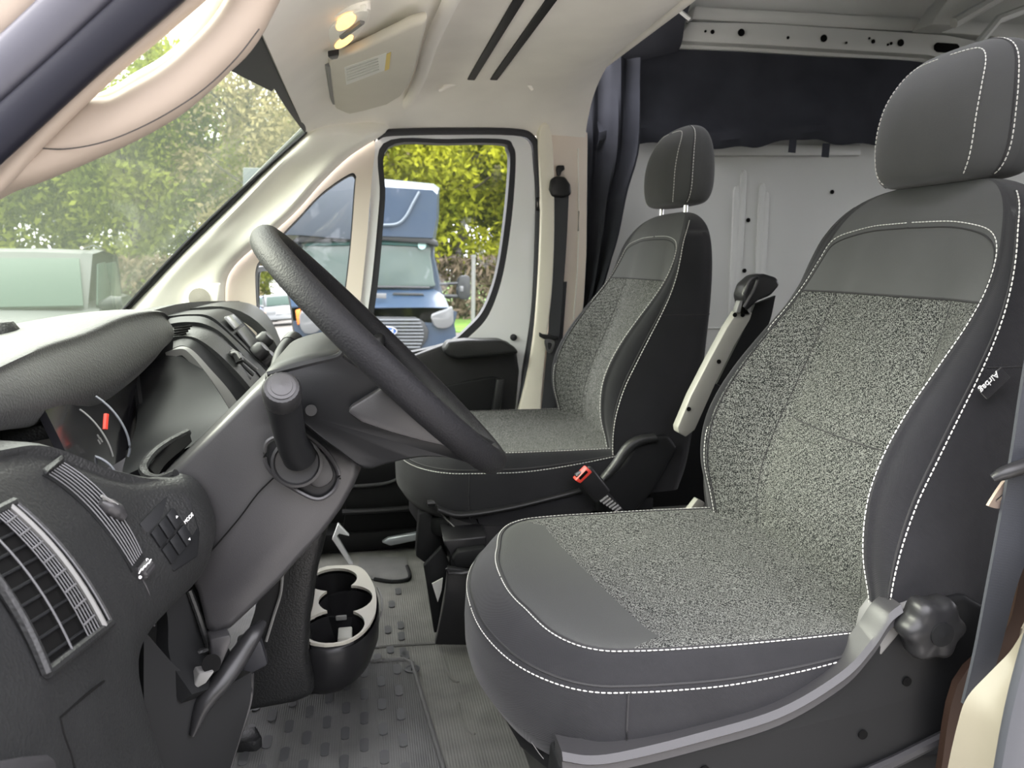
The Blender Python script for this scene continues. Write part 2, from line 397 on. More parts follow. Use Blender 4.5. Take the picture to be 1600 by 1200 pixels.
for xs in (.312, .376):
    obj('roof_strip', box((xs, 1.6, 1.4195-.002+(.0025 if xs > .35 else 0)), (.021, 1.27, .006), .002), M['dark'], ceil)
obj('tray_lip', tube(WL([(686, 143), (705, 131), (735, 126), (800, 126), (822, 130), (832, 141)], 2.29), [.004, .008, .008, .008, .008, .004], 8, k=4), M['liner'], ceil)
obj('visor_surround', tube([WZ(a, b, 1.372) for a, b in ((716, -20), (700, 10), (672, 72), (652, 132), (626, 172), (580, 198), (515, 210))], .016, 10, k=5, flat=.6), M['liner'], ceil)
ra = [W(948, 96, 2.295), W(1000, 56, 2.03), W(1072, 0, 1.70), W(1120, -40, 1.55)]
obj('rear_edge_rail', tube([p+np.array((-.006, 0, -.004)) for p in ra], .014, 10, k=4), M['liner'], ceil)
for a, b, Y in ((988, 47, 2.1), (933, 94, 2.32)):
    obj('clip_slot', tube(WL([(a-8, b+1), (a+8, b-1)], Y-.05), .004, 8), M['grey'], ceil)

# windshield: glass, black printed border
def ws(s, y): return np.array((-.69+.55*s-.05*math.sin(math.pi*s)*.4-.05*(1-((y-1.595)/.85)**2)*.6, y, .756+.527*s))
G = [[ws(s, y) for y in np.linspace(.80, 2.40, 13)] for s in np.linspace(-.05, 1.04, 9)]
win = struct('window_1', shell(G, .006, 1, 1, toward=(.5, 1.6, .8)), M['windshield'])
def band(p, q, w0, w1, n=16):
    s0, y0 = p; s1, y1 = q
    return shell([[ws(s0+(s1-s0)*t, y0+(y1-y0)*t)+np.array((.006, 0, 0)) for t in np.linspace(0, 1, n)], [ws(s0+w0+(s1+w1-s0-w0)*t, y0+(y1-y0)*t)+np.array((.006, 0, 0)) for t in np.linspace(0, 1, n)]], .004, 1, 1, toward=(.5, 1.6, .8))
obj('border', band((.985, 1.70), (.985, 2.40), .07, .07), M['rubber'], win)
obj('border', band((.905, 1.38), (.975, 1.76), .145, .07), M['rubber'], win)
V = [[ws(s, 2.335-.0*s)+np.array((.008, 0, 0)) for s in np.linspace(-.05, 1.04, 16)], [ws(s, 2.43)+np.array((.008, 0, 0)) for s in np.linspace(-.05, 1.04, 16)]]
obj('border', shell(V, .004, 1, 1, toward=(.5, 1.6, .8)), M['rubber'], win)

# passenger A-pillar
le = [(478, 203), (445, 236), (410, 271), (375, 307), (345, 337), (310, 371), (275, 406), (240, 443), (212, 472), (180, 505)]
re = [(602, 207), (548, 243), (505, 283), (470, 323), (440, 352), (397, 387), (367, 415), (354, 440), (352, 480), (352, 530)]
rows = []
for i, (a, b) in enumerate(zip(le, re)):
    f = lambda t: (a[0]+(b[0]-a[0])*t, a[1]+(b[1]-a[1])*t)
    dip = .035 if i in (2, 3) else .02 if i in (4,) else 0
    rows.append([W(*f(0), 2.37), W(*f(.12), 2.345), W(*f(.33), 2.36+dip), W(*f(.58), 2.385+dip*.9), W(*f(.84), 2.40), W(*f(.95), 2.43), W(*f(1.0), 2.475)])
obj('edge_seal', tube(WL([(485, 186)]+[(x-3, y-2) for x, y in le], 2.362), .0078, 8, k=3), M['rubber'], win)
obj('edge_seal', tube([W(482, 196, 2.362), W(474, 186, 2.28), W(456, 147, 2.05), W(431, 86, 1.77), W(420, 56, 1.65)], .007, 8, k=3), M['rubber'], win)
rows.insert(0, [W(488, 176, 2.42), W(500, 174, 2.42), W(520, 174, 2.44), W(545, 174, 2.47), W(575, 178, 2.50), W(595, 182, 2.52), W(610, 186, 2.53)])
ap = struct('trim_1', shell(rows, .012, 5, 5), M['trim'])
obj('speaker_plate', prism(WL([(281, 490), (290, 457), (316, 444), (344, 442), (338, 492)], 2.365), (0, .02, 0), .006, 3), M['trim'], ap)
sg = obj('speaker_grille', lathe([(.028, .0), (.03, .004), (.0, .008)], W(312, 466, 2.362), (0, -1, 0), 24), mat('speaker_mesh', (.30, .28, .24), .7, bump=('grain', 500, .6, .001)), ap)

# passenger door: white frame, seals, glass, quarter window, black card
wo = [(590, 214), (700, 209), (795, 211), (826, 222), (833, 260), (836, 330), (830, 480), (815, 580), (803, 660), (700, 660), (600, 655), (542, 650), (553, 540), (566, 440), (578, 330)]
wi = [(599, 224), (700, 217), (785, 217), (802, 228), (806, 255), (800, 340), (786, 430), (765, 490), (738, 522), (705, 545), (640, 560), (565, 570), (570, 520), (582, 430), (593, 310)]
wg = [(607, 230), (700, 224), (782, 224), (794, 233), (797, 258), (790, 340), (777, 425), (757, 482), (731, 513), (700, 536), (640, 551), (576, 560), (581, 515), (592, 430), (602, 312)]
def ring2(o, i, Y, d):   # ring between two loops with matching control points
    A = cr(WL(o, Y), 6, True); B = cr(WL(i, Y), 6, True); m = len(A); v = np.array((0, d, 0))
    A2 = A.mean(0)+(A-A.mean(0))*1.0
    V = list(A2)+list(B)+list(B+v)+list(A2+v); F = []
    for k in range(m):
        q = (k+1) % m
        for L in range(4): F.append((L*m+k, L*m+q, ((L+1) % 4)*m+q, ((L+1) % 4)*m+k))
    return V, F
door = struct('door_1', ring2(wo, wi, 2.50, .06), M['white'])
obj('window_seal', ring2(wi, wg, 2.505, .05), M['rubber'], door)
obj('side_window', prism(cr(WL(wi, 2.535), 3, True), (0, .005, 0)), M['side_glass'], door, smooth=False)
qo = [(584, 218), (580, 290), (571, 400), (558, 520), (552, 580), (460, 590), (356, 575), (351, 480), (354, 440), (367, 413), (397, 384), (440, 349), (470, 320), (505, 280), (548, 240)]
qi = [(556, 275), (555, 290), (548, 385), (538, 470), (528, 540), (460, 552), (405, 553), (402, 500), (399, 450), (400, 418), (412, 400), (441, 366), (466, 340), (502, 302), (545, 272)]
obj('quarter_trim', ring2(qo, qi, 2.485, .05), M['pinktrim'], door)
qs = [(x+(460-x)*.022, y+(430-y)*.022) for x, y in qi]
obj('quarter_seal', ring2(qi, qs, 2.49, .04), M['rubber'], door)
obj('quarter_window', prism(cr(WL(qi, 2.53), 3, True), (0, .005, 0)), M['side_glass'], door, smooth=False)
seal = [(588, 214), (602, 208), (640, 206), (700, 205), (800, 206), (832, 216), (840, 250), (842, 330), (836, 480), (822, 580), (806, 680)]
obj('door_gap_seal', tube(WL(seal, 2.485), .011, 8, k=5), M['rubber'], door)
obj('door_card', prism(WL([(380, 640), (420, 600), (560, 573), (640, 558), (694, 538), (790, 532), (807, 545), (812, 580), (803, 680), (790, 880), (480, 900), (420, 800)], 2.47), (0, .05, 0), .012, 3), M['gloss_black'], door)
obj('armrest', prism(WL([(692, 548), (699, 534), (730, 531), (785, 531), (806, 543), (812, 553), (770, 557), (715, 562), (700, 558)], 2.405), (0, .08, 0), .014, 4), M['dash'], door)
obj('pocket_panel', prism(WL([(640, 618), (690, 603), (768, 588), (780, 590), (772, 670), (640, 690)], 2.462), (0, .02, 0), .007, 3), M['dark'], door)
obj('pull_handle', prism(WL([(776, 592), (789, 592), (781, 652), (768, 652)], 2.440), (0, .04, 0), .006, 3), M['dash'], door)
obj('lock_pin', lathe([(.011, 0), (.011, .01), (.004, .014)], W(802, 527, 2.498), (0, -1, 0)), M['rubber'], door)
obj('map_pocket', shell([WL([(540, 762), (600, 757), (628, 746), (642, 735), (700, 728)], 2.36), WL([(540, 800), (600, 798), (630, 792), (650, 790), (720, 786)], 2.36), WL([(530, 870), (600, 865), (640, 860), (670, 856), (740, 850)], 2.42)], .03, 4, 4), M['dark'], door)
obj('pocket_rim', tube(WL([(540, 761), (600, 756), (628, 745), (642, 734), (700, 727)], 2.355), .006, 8, k=4), M['dash'], door)
obj('pocket_seam', tube(WL([(535, 800), (600, 797), (690, 790)], 2.352), .009, 8, k=4), M['gloss_black'], door)

obj('door_jamb', prism(WL([(560, 196), (850, 196), (872, 340), (862, 690), (800, 690), (812, 580), (828, 480), (834, 330), (830, 240), (820, 222), (700, 212), (580, 218)], 2.565), (0, .03, 0)), M['rubber'], door)

# door sill with a bright scuff plate
sill = struct('trim_2', box((.1, 2.44, .035), (1.5, .14, .07), .02), M['dark'])
obj('scuff_plate', prism(WL([(597, 848), (606, 842), (655, 833), (668, 834), (664, 842), (610, 853)], 2.345), (0, .012, .004), .002), mat('scuff_plate_steel', (.55, .58, .62), .35, metal=.6), sill)
obj('pale_sill_piece', prism(WL([(519, 843), (528, 819), (546, 838), (530, 834), (526, 838), (552, 882), (545, 882)], 2.2), (0, .02, 0), .002), M['white'], sill)  # small white angular piece beside the sill

# passenger B-pillar
bp = struct('trim_3', prism(WL([(842, 206), (862, 206), (867, 330), (864, 440), (856, 520), (848, 600), (838, 690), (802, 690), (826, 575), (838, 480), (845, 330)], 2.462), (0, .06, 0), .010, 3, smooth=4), M['cream'])
obj('pillar_face', prism(WL([(856, 206), (919, 206), (918, 300), (917, 400), (913, 470), (902, 560), (888, 690), (834, 690), (846, 600), (858, 520), (864, 400)], 2.495), (0, .05, 0), .006, 2), M['pinktrim'], bp)
obj('pillar_seam', tube(WL([(903, 232), (904, 330), (902, 420), (896, 500)], 2.494), .0025, 6, k=3), M['trim'], bp)

# cargo space: side wall with pressed ribs, rail, roof, far end, driver's side wall, bulkhead
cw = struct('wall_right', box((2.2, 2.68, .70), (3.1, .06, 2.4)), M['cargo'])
obj('lower_dark_panel', box((2.2, 2.64, .255), (3.0, .03, .51), .006), M['dark'], cw)  # plain dark panel over the lower wall
obj('floor_dark_sheet', box((2.3, 1.6, .006), (2.6, 1.9, .012)), M['dark'], bpy.data.objects['floor'])  # plain dark sheet over the cargo floor
def rib(xa, xb, y0, y1, n): 
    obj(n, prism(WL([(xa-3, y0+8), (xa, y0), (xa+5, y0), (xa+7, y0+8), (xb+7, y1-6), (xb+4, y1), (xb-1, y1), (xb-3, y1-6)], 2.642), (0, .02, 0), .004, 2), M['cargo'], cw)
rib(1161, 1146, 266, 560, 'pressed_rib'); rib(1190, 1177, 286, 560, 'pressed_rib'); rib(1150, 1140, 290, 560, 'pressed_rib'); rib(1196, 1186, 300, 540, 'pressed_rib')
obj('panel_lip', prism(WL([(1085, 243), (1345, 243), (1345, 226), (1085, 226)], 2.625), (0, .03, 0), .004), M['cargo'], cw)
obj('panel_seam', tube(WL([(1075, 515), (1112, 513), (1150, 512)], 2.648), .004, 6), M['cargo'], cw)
for a, b in ((1169, 344), (1163, 423), (1300, 300), (1290, 380)):
    obj('fixing_hole', disc(W(a, b, 2.648), (0, -1, 0), .008), M['hole'], cw)
rl = struct('trim_4', prism(WL([(1062, 64), (1068, 48), (1078, 33), (1200, 36), (1480, 54), (1560, 70), (1640, 86), (1640, 118), (1510, 100), (1450, 86), (1300, 77), (1200, 71)], 2.56), (0, .1, 0), .006, 2), M['cargo'])
obj('upper_flange', prism(WL([(1082, 30), (1086, 9), (1130, 12), (1600, 37), (1660, 40), (1660, 66), (1500, 53), (1300, 43)], 2.59), (0, .08, 0), .006, 2), M['cargo'], rl)
obj('lower_flange', prism(WL([(975, 62), (1060, 66), (1300, 79), (1460, 90), (1460, 97), (1300, 88), (1000, 73)], 2.60), (0, .06, 0), .004, 2), M['cargo'], rl)
for a, b, r in ((1102, 49, .004), (1113, 50, .007), (1158, 51, .012), (1231, 59, .005), (1287, 60, .012), (1322, 67, .004), (1358, 60, .004), (1364, 65, .007), (1387, 70, .004), (1392, 68, .005), (1407, 67, .012)):
    obj('punched_hole', disc(W(a, b, 2.557), (0, -1, 0), r, .003), M['hole'], rl)
obj('punched_slot', prism(WL([(1461, 70), (1465, 66), (1496, 68), (1500, 72), (1498, 81), (1494, 83), (1466, 81), (1461, 77)], 2.554), (0, .01, 0), .002), M['hole'], rl)
rf = struct('wall_top', box((2.4, 1.6, 2.05), (3.6, 2.3, .04)), M['cargo_roof'])
for x in (1.55, 2.25, 2.95):
    obj('roof_bow', box((x, 1.6, 2.0), (.09, 2.0, .05), .012), M['cargo'], rf)
obj('roof_side_panel', box((2.3, 2.72, 1.93), (3.2, .05, .5)), M['cargo_roof'], rf)
obj('corner_gusset', prism(WL([(1455, 38), (1480, 0), (1500, -20), (1560, -20), (1530, 20), (1500, 40)], 2.45), (0, .1, 0), .006), M['cargo'], rf)
obj('corner_strut', tube(WL([(1490, 36), (1570, -10)], 2.40), .018, 8), M['cargo'], rf)
obj('corner_strut', tube(WL([(1520, 78), (1560, 30), (1640, 0)], 2.3), .014, 8), M['cargo'], rf)
obj('roof_front_panel', box((.78, 1.6, 1.86), (.06, 2.1, .44)), M['cargo_roof'], rf)
obj('loose_strap', tube(WL([(1062, 17), (1078, 30)], 2.3), .006, 6), M['cargo'], rf)
struct('wall_back', merge(box((3.75, 1.6, .35), (.05, 2.3, 1.3)), box((3.75, 1.6, 1.95), (.05, 2.3, .3)), box((3.75, 1.6, 1.4), (.05, .2, .9)), box((3.75, .55, 1.4), (.05, .2, .9)), box((3.75, 2.65, 1.4), (.05, .2, .9))), M['cargo'])   # unseen rear doors; two openings added to let sky light into the cargo
wl_ = struct('wall_left', box((2.35, .60, .9), (2.8, .05, 2.4)), M['cargo'])
fw = struct('wall_front', box((-.80, 1.6, .33), (.06, 2.0, .80)), M['dark'])
obj('wheel_well', box((-.62, 1.62, .20), (.30, 1.55, .40), .08), M['dark'], fw)

# driver's side: roof rail, A-pillar with grab handle, door seals, B-pillar
dr = struct('trim_5', box((.1, .63, 1.38), (1.4, .06, .14), .02), M['pinktrim'])
def strap_loft(U, L, Y, depth, k=5, n=20):
    u = cr(WL(U, Y), k); l = cr(WL(L, Y), k); secs = []
    for a, b in zip(u, l):
        c = (a+b)/2; h = (b-a)/2
        secs.append([c+h*math.cos(t)*1.0+np.array((0, 1, 0))*depth*np.sign(math.sin(t))*abs(math.sin(t))**.7 for t in np.linspace(0, 2*math.pi, n, endpoint=False)])
    return loft(secs)
apl = struct('trim_6', strap_loft([(-90, 330), (0, 253), (60, 198), (140, 120), (180, 88), (240, 38), (286, 0), (360, -70), (470, -175)], [(-90, 385), (0, 302), (70, 226), (135, 161), (200, 101), (250, 60), (320, 0), (420, -90), (540, -190)], .765, .010), M['neartrim_darkened'])
obj('grab_handle', strap_loft([(-60, 330), (10, 272), (78, 222), (135, 160), (175, 152), (212, 132), (250, 110), (287, 80), (337, 27), (390, -60), (480, -170)], [(-60, 345), (0, 306), (60, 284), (125, 258), (185, 231), (240, 203), (292, 170), (352, 116), (404, 60), (470, -60), (570, -175)], .79, .022), M['neartrim_darkened'], apl)
obj('handle_lit_edge', tube(WL([(140, 155), (181, 146), (218, 124), (256, 102), (287, 76), (312, 48), (334, 16), (346, -8)], .80), [.002, .006, .0065, .0065, .006, .006, .007, .007], 10, k=5), M['cream'], apl)  # cream strip paints the handle's inner edge as lit through the windshield
obj('handle_seam', tube(WL([(56, 231), (100, 233), (150, 225), (200, 208), (260, 178), (320, 138), (370, 90), (405, 45)], .768), .0006, 5, k=4), M['thread_dark'], apl)
ds = struct('trim_7', strap_loft([(-80, 235), (0, 163), (90, 83), (180, 0), (260, -75), (380, -190)], [(-80, 325), (0, 256), (140, 128), (288, 0), (370, -80), (480, -180)], .735, .012), M['seal'])
obj('seal_lip', strap_loft([(-80, 130), (0, 58), (62, 0), (140, -75), (270, -200)], [(-80, 245), (0, 172), (90, 92), (188, 0), (268, -75), (390, -190)], .742, .014), mat('outer_seal_lip', (.05, .05, .064), .5), ds)
obj('door_frame_edge', strap_loft([(-160, 60), (-80, 0), (0, -70)], [(-80, 140), (0, 66), (70, 0), (148, -75)], .75, .010) if False else strap_loft([(-160, 60), (-90, -10), (-20, -80)], [(-80, 142), (0, 68), (80, -10)], .75, .010), M['neartrim_darkened'], ds)

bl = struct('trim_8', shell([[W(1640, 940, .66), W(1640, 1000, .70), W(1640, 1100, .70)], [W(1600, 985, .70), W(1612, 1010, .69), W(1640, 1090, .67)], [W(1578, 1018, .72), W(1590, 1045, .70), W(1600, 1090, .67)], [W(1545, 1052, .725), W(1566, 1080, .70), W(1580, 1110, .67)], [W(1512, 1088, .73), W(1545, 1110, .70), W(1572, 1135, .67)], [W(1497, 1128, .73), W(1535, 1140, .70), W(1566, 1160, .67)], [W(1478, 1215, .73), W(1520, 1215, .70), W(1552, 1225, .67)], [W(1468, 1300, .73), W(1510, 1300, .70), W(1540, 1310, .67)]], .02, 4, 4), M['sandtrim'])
obj('sill_trim', shell([[W(1598, 880, .79), W(1640, 880, .79)], [W(1570, 990, .79), W(1640, 990, .79)], [W(1496, 1070, .80), W(1560, 1080, .80)], [W(1468, 1220, .80), W(1540, 1220, .80)]], .01, 4, 4), M['brown'], bl)
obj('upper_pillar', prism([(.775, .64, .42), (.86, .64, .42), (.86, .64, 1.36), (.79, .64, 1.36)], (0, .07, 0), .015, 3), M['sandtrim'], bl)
obj('door_seal', strap_loft([(1650, 850), (1606, 985), (1574, 1105), (1553, 1220), (1540, 1300)], [(1720, 850), (1680, 985), (1660, 1105), (1640, 1220), (1620, 1300)], .655, .012), mat('slate_door_seal', (.042, .045, .052), .5), bl)

# the driver's own door, swung open beside the camera
def DD(u, v, z): c, s_ = math.cos(math.radians(70)), math.sin(math.radians(70)); return np.array((-.70+u*c+v*s_, .60-u*s_+v*c, z))
d2 = struct('door_2', prism([DD(0, 0, -.35), DD(1.15, 0, -.35), DD(1.15, 0, .78), DD(0, 0, .78)], DD(0, .06, 0)-DD(0, 0, 0), .02), M['white'])
obj('window_frame', merge(*[tube([DD(*a), DD(*b)], .03, 8) for a, b in (((0, .03, .78), (.55, .03, 1.30)), ((.55, .03, 1.30), (1.05, .03, 1.30)), ((1.05, .03, 1.30), (1.13, .03, .78)))]), M['white'], d2)
obj('door_card', prism([DD(.06, .06, -.30), DD(1.10, .06, -.30), DD(1.10, .06, .76), DD(.06, .06, .76)], DD(0, .03, 0)-DD(0, 0, 0), .015), M['gloss_black'], d2)
# ================================================================ SEATS
SC = 1.13       # centre of the driver's seat
# level table: z, half width, insert front, crown front, outer stitch, rear, 
BT = np.array([
 (.325, .262, .742, .700, .700, .88), (.385, .275, .728, .683, .683, .895), (.46, .284, .722, .668, .673, .905), (.53, .287, .730, .652, .680, .912), (.60, .284, .752, .655, .703, .922),
 (.66, .279, .776, .676, .734, .932), (.72, .273, .800, .712, .766, .938), (.78, .266, .822, .758, .798, .944), (.83, .258, .838, .798, .822, .948), (.875, .250, .850, .828, .838, .951),
 (.92, .240, .860, .849, .850, .953), (.96, .225, .870, .864, .862, .954), (.995, .203, .882, .880, .880, .952), (1.02, .172, .896, .896, .898, .946), (1.036, .13, .912, .913, .916, .938), (1.043, .075, .922, .923, .924, .930)])
def back_row(z):
    tb = BTf; return [np.interp(z, tb[:, 0], tb[:, i]) for i in range(1, 6)]
BTf = cr(BT, 8)
ZP = .862
def back_ctrl(z):
    w, xi, xb, xs, xr = back_row(z)
    d = xi-xb
    half = [(0, xi), (.36*w, xi), (.56*w, xi-.06*d), (.86*w, xb+.02*d), (.92*w, xb+.10*(xs-xb)), (.97*w, xb+.45*(xs-xb)), (1.0*w, xs+.006), (1.005*w, xs+.35*(xr-xs)), (.985*w, xr-.30*(xr-xs)), (.90*w, xr-.06*(xr-xs)), (.45*w, xr), (0, xr+.004)]
    left = [(-y, x) for y, x in half[1:-1]][::-1]      # mirrored side
    return np.array([(x, SC+y) for y, x in half+left])   # closed loop of 22: index 0 centre front, + = far side
def back_pt(t, z, off=0.0):
    c = back_ctrl(z); n = len(c); i = int(math.floor(t)) % n; f = t-math.floor(t)
    p0, p1, p2, p3 = c[(i-1) % n], c[i], c[(i+1) % n], c[(i+2) % n]
    p = .5*((2*p1)+(-p0+p2)*f+(2*p0-5*p1+4*p2-p3)*f*f+(-p0+3*p1-3*p2+p3)*f**3)
    if off:
        q = back_pt(t+.02, z); q0 = back_pt(t-.02, z); tg = unit((q-q0)[:2]); nn = np.array((tg[1], -tg[0]))
        if np.dot(nn, p-np.array((.85, SC))) < 0: nn = -nn
        p = p+nn*off
    return np.array((p[0], p[1], z))
KT = 5
def make_backrest():
    zs = sorted(set(list(np.linspace(.325, .985, 58))+[ZP]+list(1.043-.058*(np.linspace(0, 1, 12)[::-1]**1.7))))
    n = 22*KT; secs = [[back_pt(j/KT, z) for j in range(n)] for z in zs]
    V, F = loft(secs); fm = []
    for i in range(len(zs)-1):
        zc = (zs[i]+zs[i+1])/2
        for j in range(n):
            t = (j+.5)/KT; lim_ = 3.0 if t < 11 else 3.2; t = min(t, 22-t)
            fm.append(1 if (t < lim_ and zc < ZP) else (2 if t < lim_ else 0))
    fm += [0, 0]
    return V, F, fm
def stitch_path(tz, off=.0016, side=1):
    c = cr([(a, b, 0) for a, b in tz], 14); out = []
    for a, b, _ in c:
        t = side*a; p = back_pt(t, b); n = np.cross(back_pt(t+.05, b)-back_pt(t-.05, b), back_pt(t, b+.003)-back_pt(t, b-.003)); n = unit(n)
        if np.dot(n, p-np.array((.86, SC, .75))) < 0: n = -n
        out.append(p+n*off)
    return out

# cushion: rings growing from the middle
CO = [(.150, 0), (.158, .10), (.190, .195), (.250, .262), (.325, .282), (.45, .287), (.60, .286), (.72, .276), (.78, .22), (.80, .10)]
co_loop = np.array(CO+[(x, -y) for x, y in CO[:0:-1]])
cloop = resample(cr(co_loop, 8, True), 120, True)
cmid = np.array((.50, 0))
def cush_q(j):   # how far out the inner seam runs: close to the edge at the sides, further in at the front
    x, y = cloop[int(j) % 120]; f = min(1, max(0, (.34-x)/.15))*min(1, max(0, (.275-abs(y))/.12))
    return .935-.075*f
def cush_z(x, r):   # height of the top at seam fraction r
    base = .408+.008*math.cos((x-.2)*3.2)
    rise = .012*math.exp(-((r-.84)/.16)**2)
    fade = 1-.85*min(1, max(0, (x-.42)/.27))**1.5
    edge = .038*max(0, (r-.86)/.14)**1.6*fade if r > .86 else 0
    return base+rise-edge-.006*math.exp(-(r/.5)**2)+.004*max(0, (x-.45)/.3)
def cush_pt(j, r, off=0):
    qj = cush_q(j); rr = r*qj/.868 if r <= .868 else qj+(r-.868)/.132*(1-qj)
    q = cmid+(cloop[int(j) % 120]-cmid)*rr
    return np.array((q[0], SC+q[1], cush_z(q[0], r)+off))
def make_cushion():
    R = [.04, .15, .3, .42, .52, .61, .69, .76, .82, .868, .90, .93, .96, .985, 1.0]
    secs = [[cush_pt(j, r) for j in range(120)] for r in R]
    for dz, s in ((.02, 1.006), (.05, 1.012), (.085, 1.010), (.115, .995), (.135, .96), (.145, .90)):
        sec = []
        for j in range(120):
            q = cmid+(cloop[j]-cmid)*s
            if q[0] < .33: q[0] -= (0 if dz < .1 else -.04*(dz-.1)/.045)
            sec.append(np.array((q[0], SC+q[1], cush_z(cloop[j][0], 1.0)-dz)))
        secs.append(sec)
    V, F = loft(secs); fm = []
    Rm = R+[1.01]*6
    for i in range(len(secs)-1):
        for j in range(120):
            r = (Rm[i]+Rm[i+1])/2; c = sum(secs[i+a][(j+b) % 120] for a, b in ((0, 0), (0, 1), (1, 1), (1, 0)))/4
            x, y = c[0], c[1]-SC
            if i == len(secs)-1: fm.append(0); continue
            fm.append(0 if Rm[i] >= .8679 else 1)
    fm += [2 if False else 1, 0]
    return V, F, fm
def cush_stitch(j0, j1, r, off=.0012): return cr([cush_pt(j, r, off) for j in range(j0, j1+1, 2)], 3)

def head_row(t):   # pillow headrest: z, half width, front x, rear x
    T = np.array([(1.040, .085, .905, .955), (1.043, .118, .885, .975), (1.055, .136, .871, .992), (1.085, .146, .864, 1.002), (1.13, .148, .864, 1.004), (1.175, .144, .874, 1.000), (1.21, .132, .892, .992), (1.235, .110, .912, .980), (1.248, .075, .930, .966), (1.252, .03, .942, .954)])
    c = cr(T, 8); s = t*(len(c)-1); return [np.interp(s, np.arange(len(c)), c[:, i]) for i in range(4)]
def head_pt(t, a, off=0):
    z, w, xf, xr = head_row(t); xc = (xf+xr)/2; h = (xr-xf)/2
    ca, sa = math.cos(a), math.sin(a); e = .62
    x = xc-(h+off)*np.sign(ca)*abs(ca)**e; y = (w+off)*np.sign(sa)*abs(sa)**e
    x += .018*(y/.15)**2*(1 if ca > 0 else 0)
    return np.array((x, SC+y, z))
def make_headrest():
    n = 64; return loft([[head_pt(t, 2*math.pi*j/n) for j in range(n)] for t in np.linspace(0, 1, 40)])

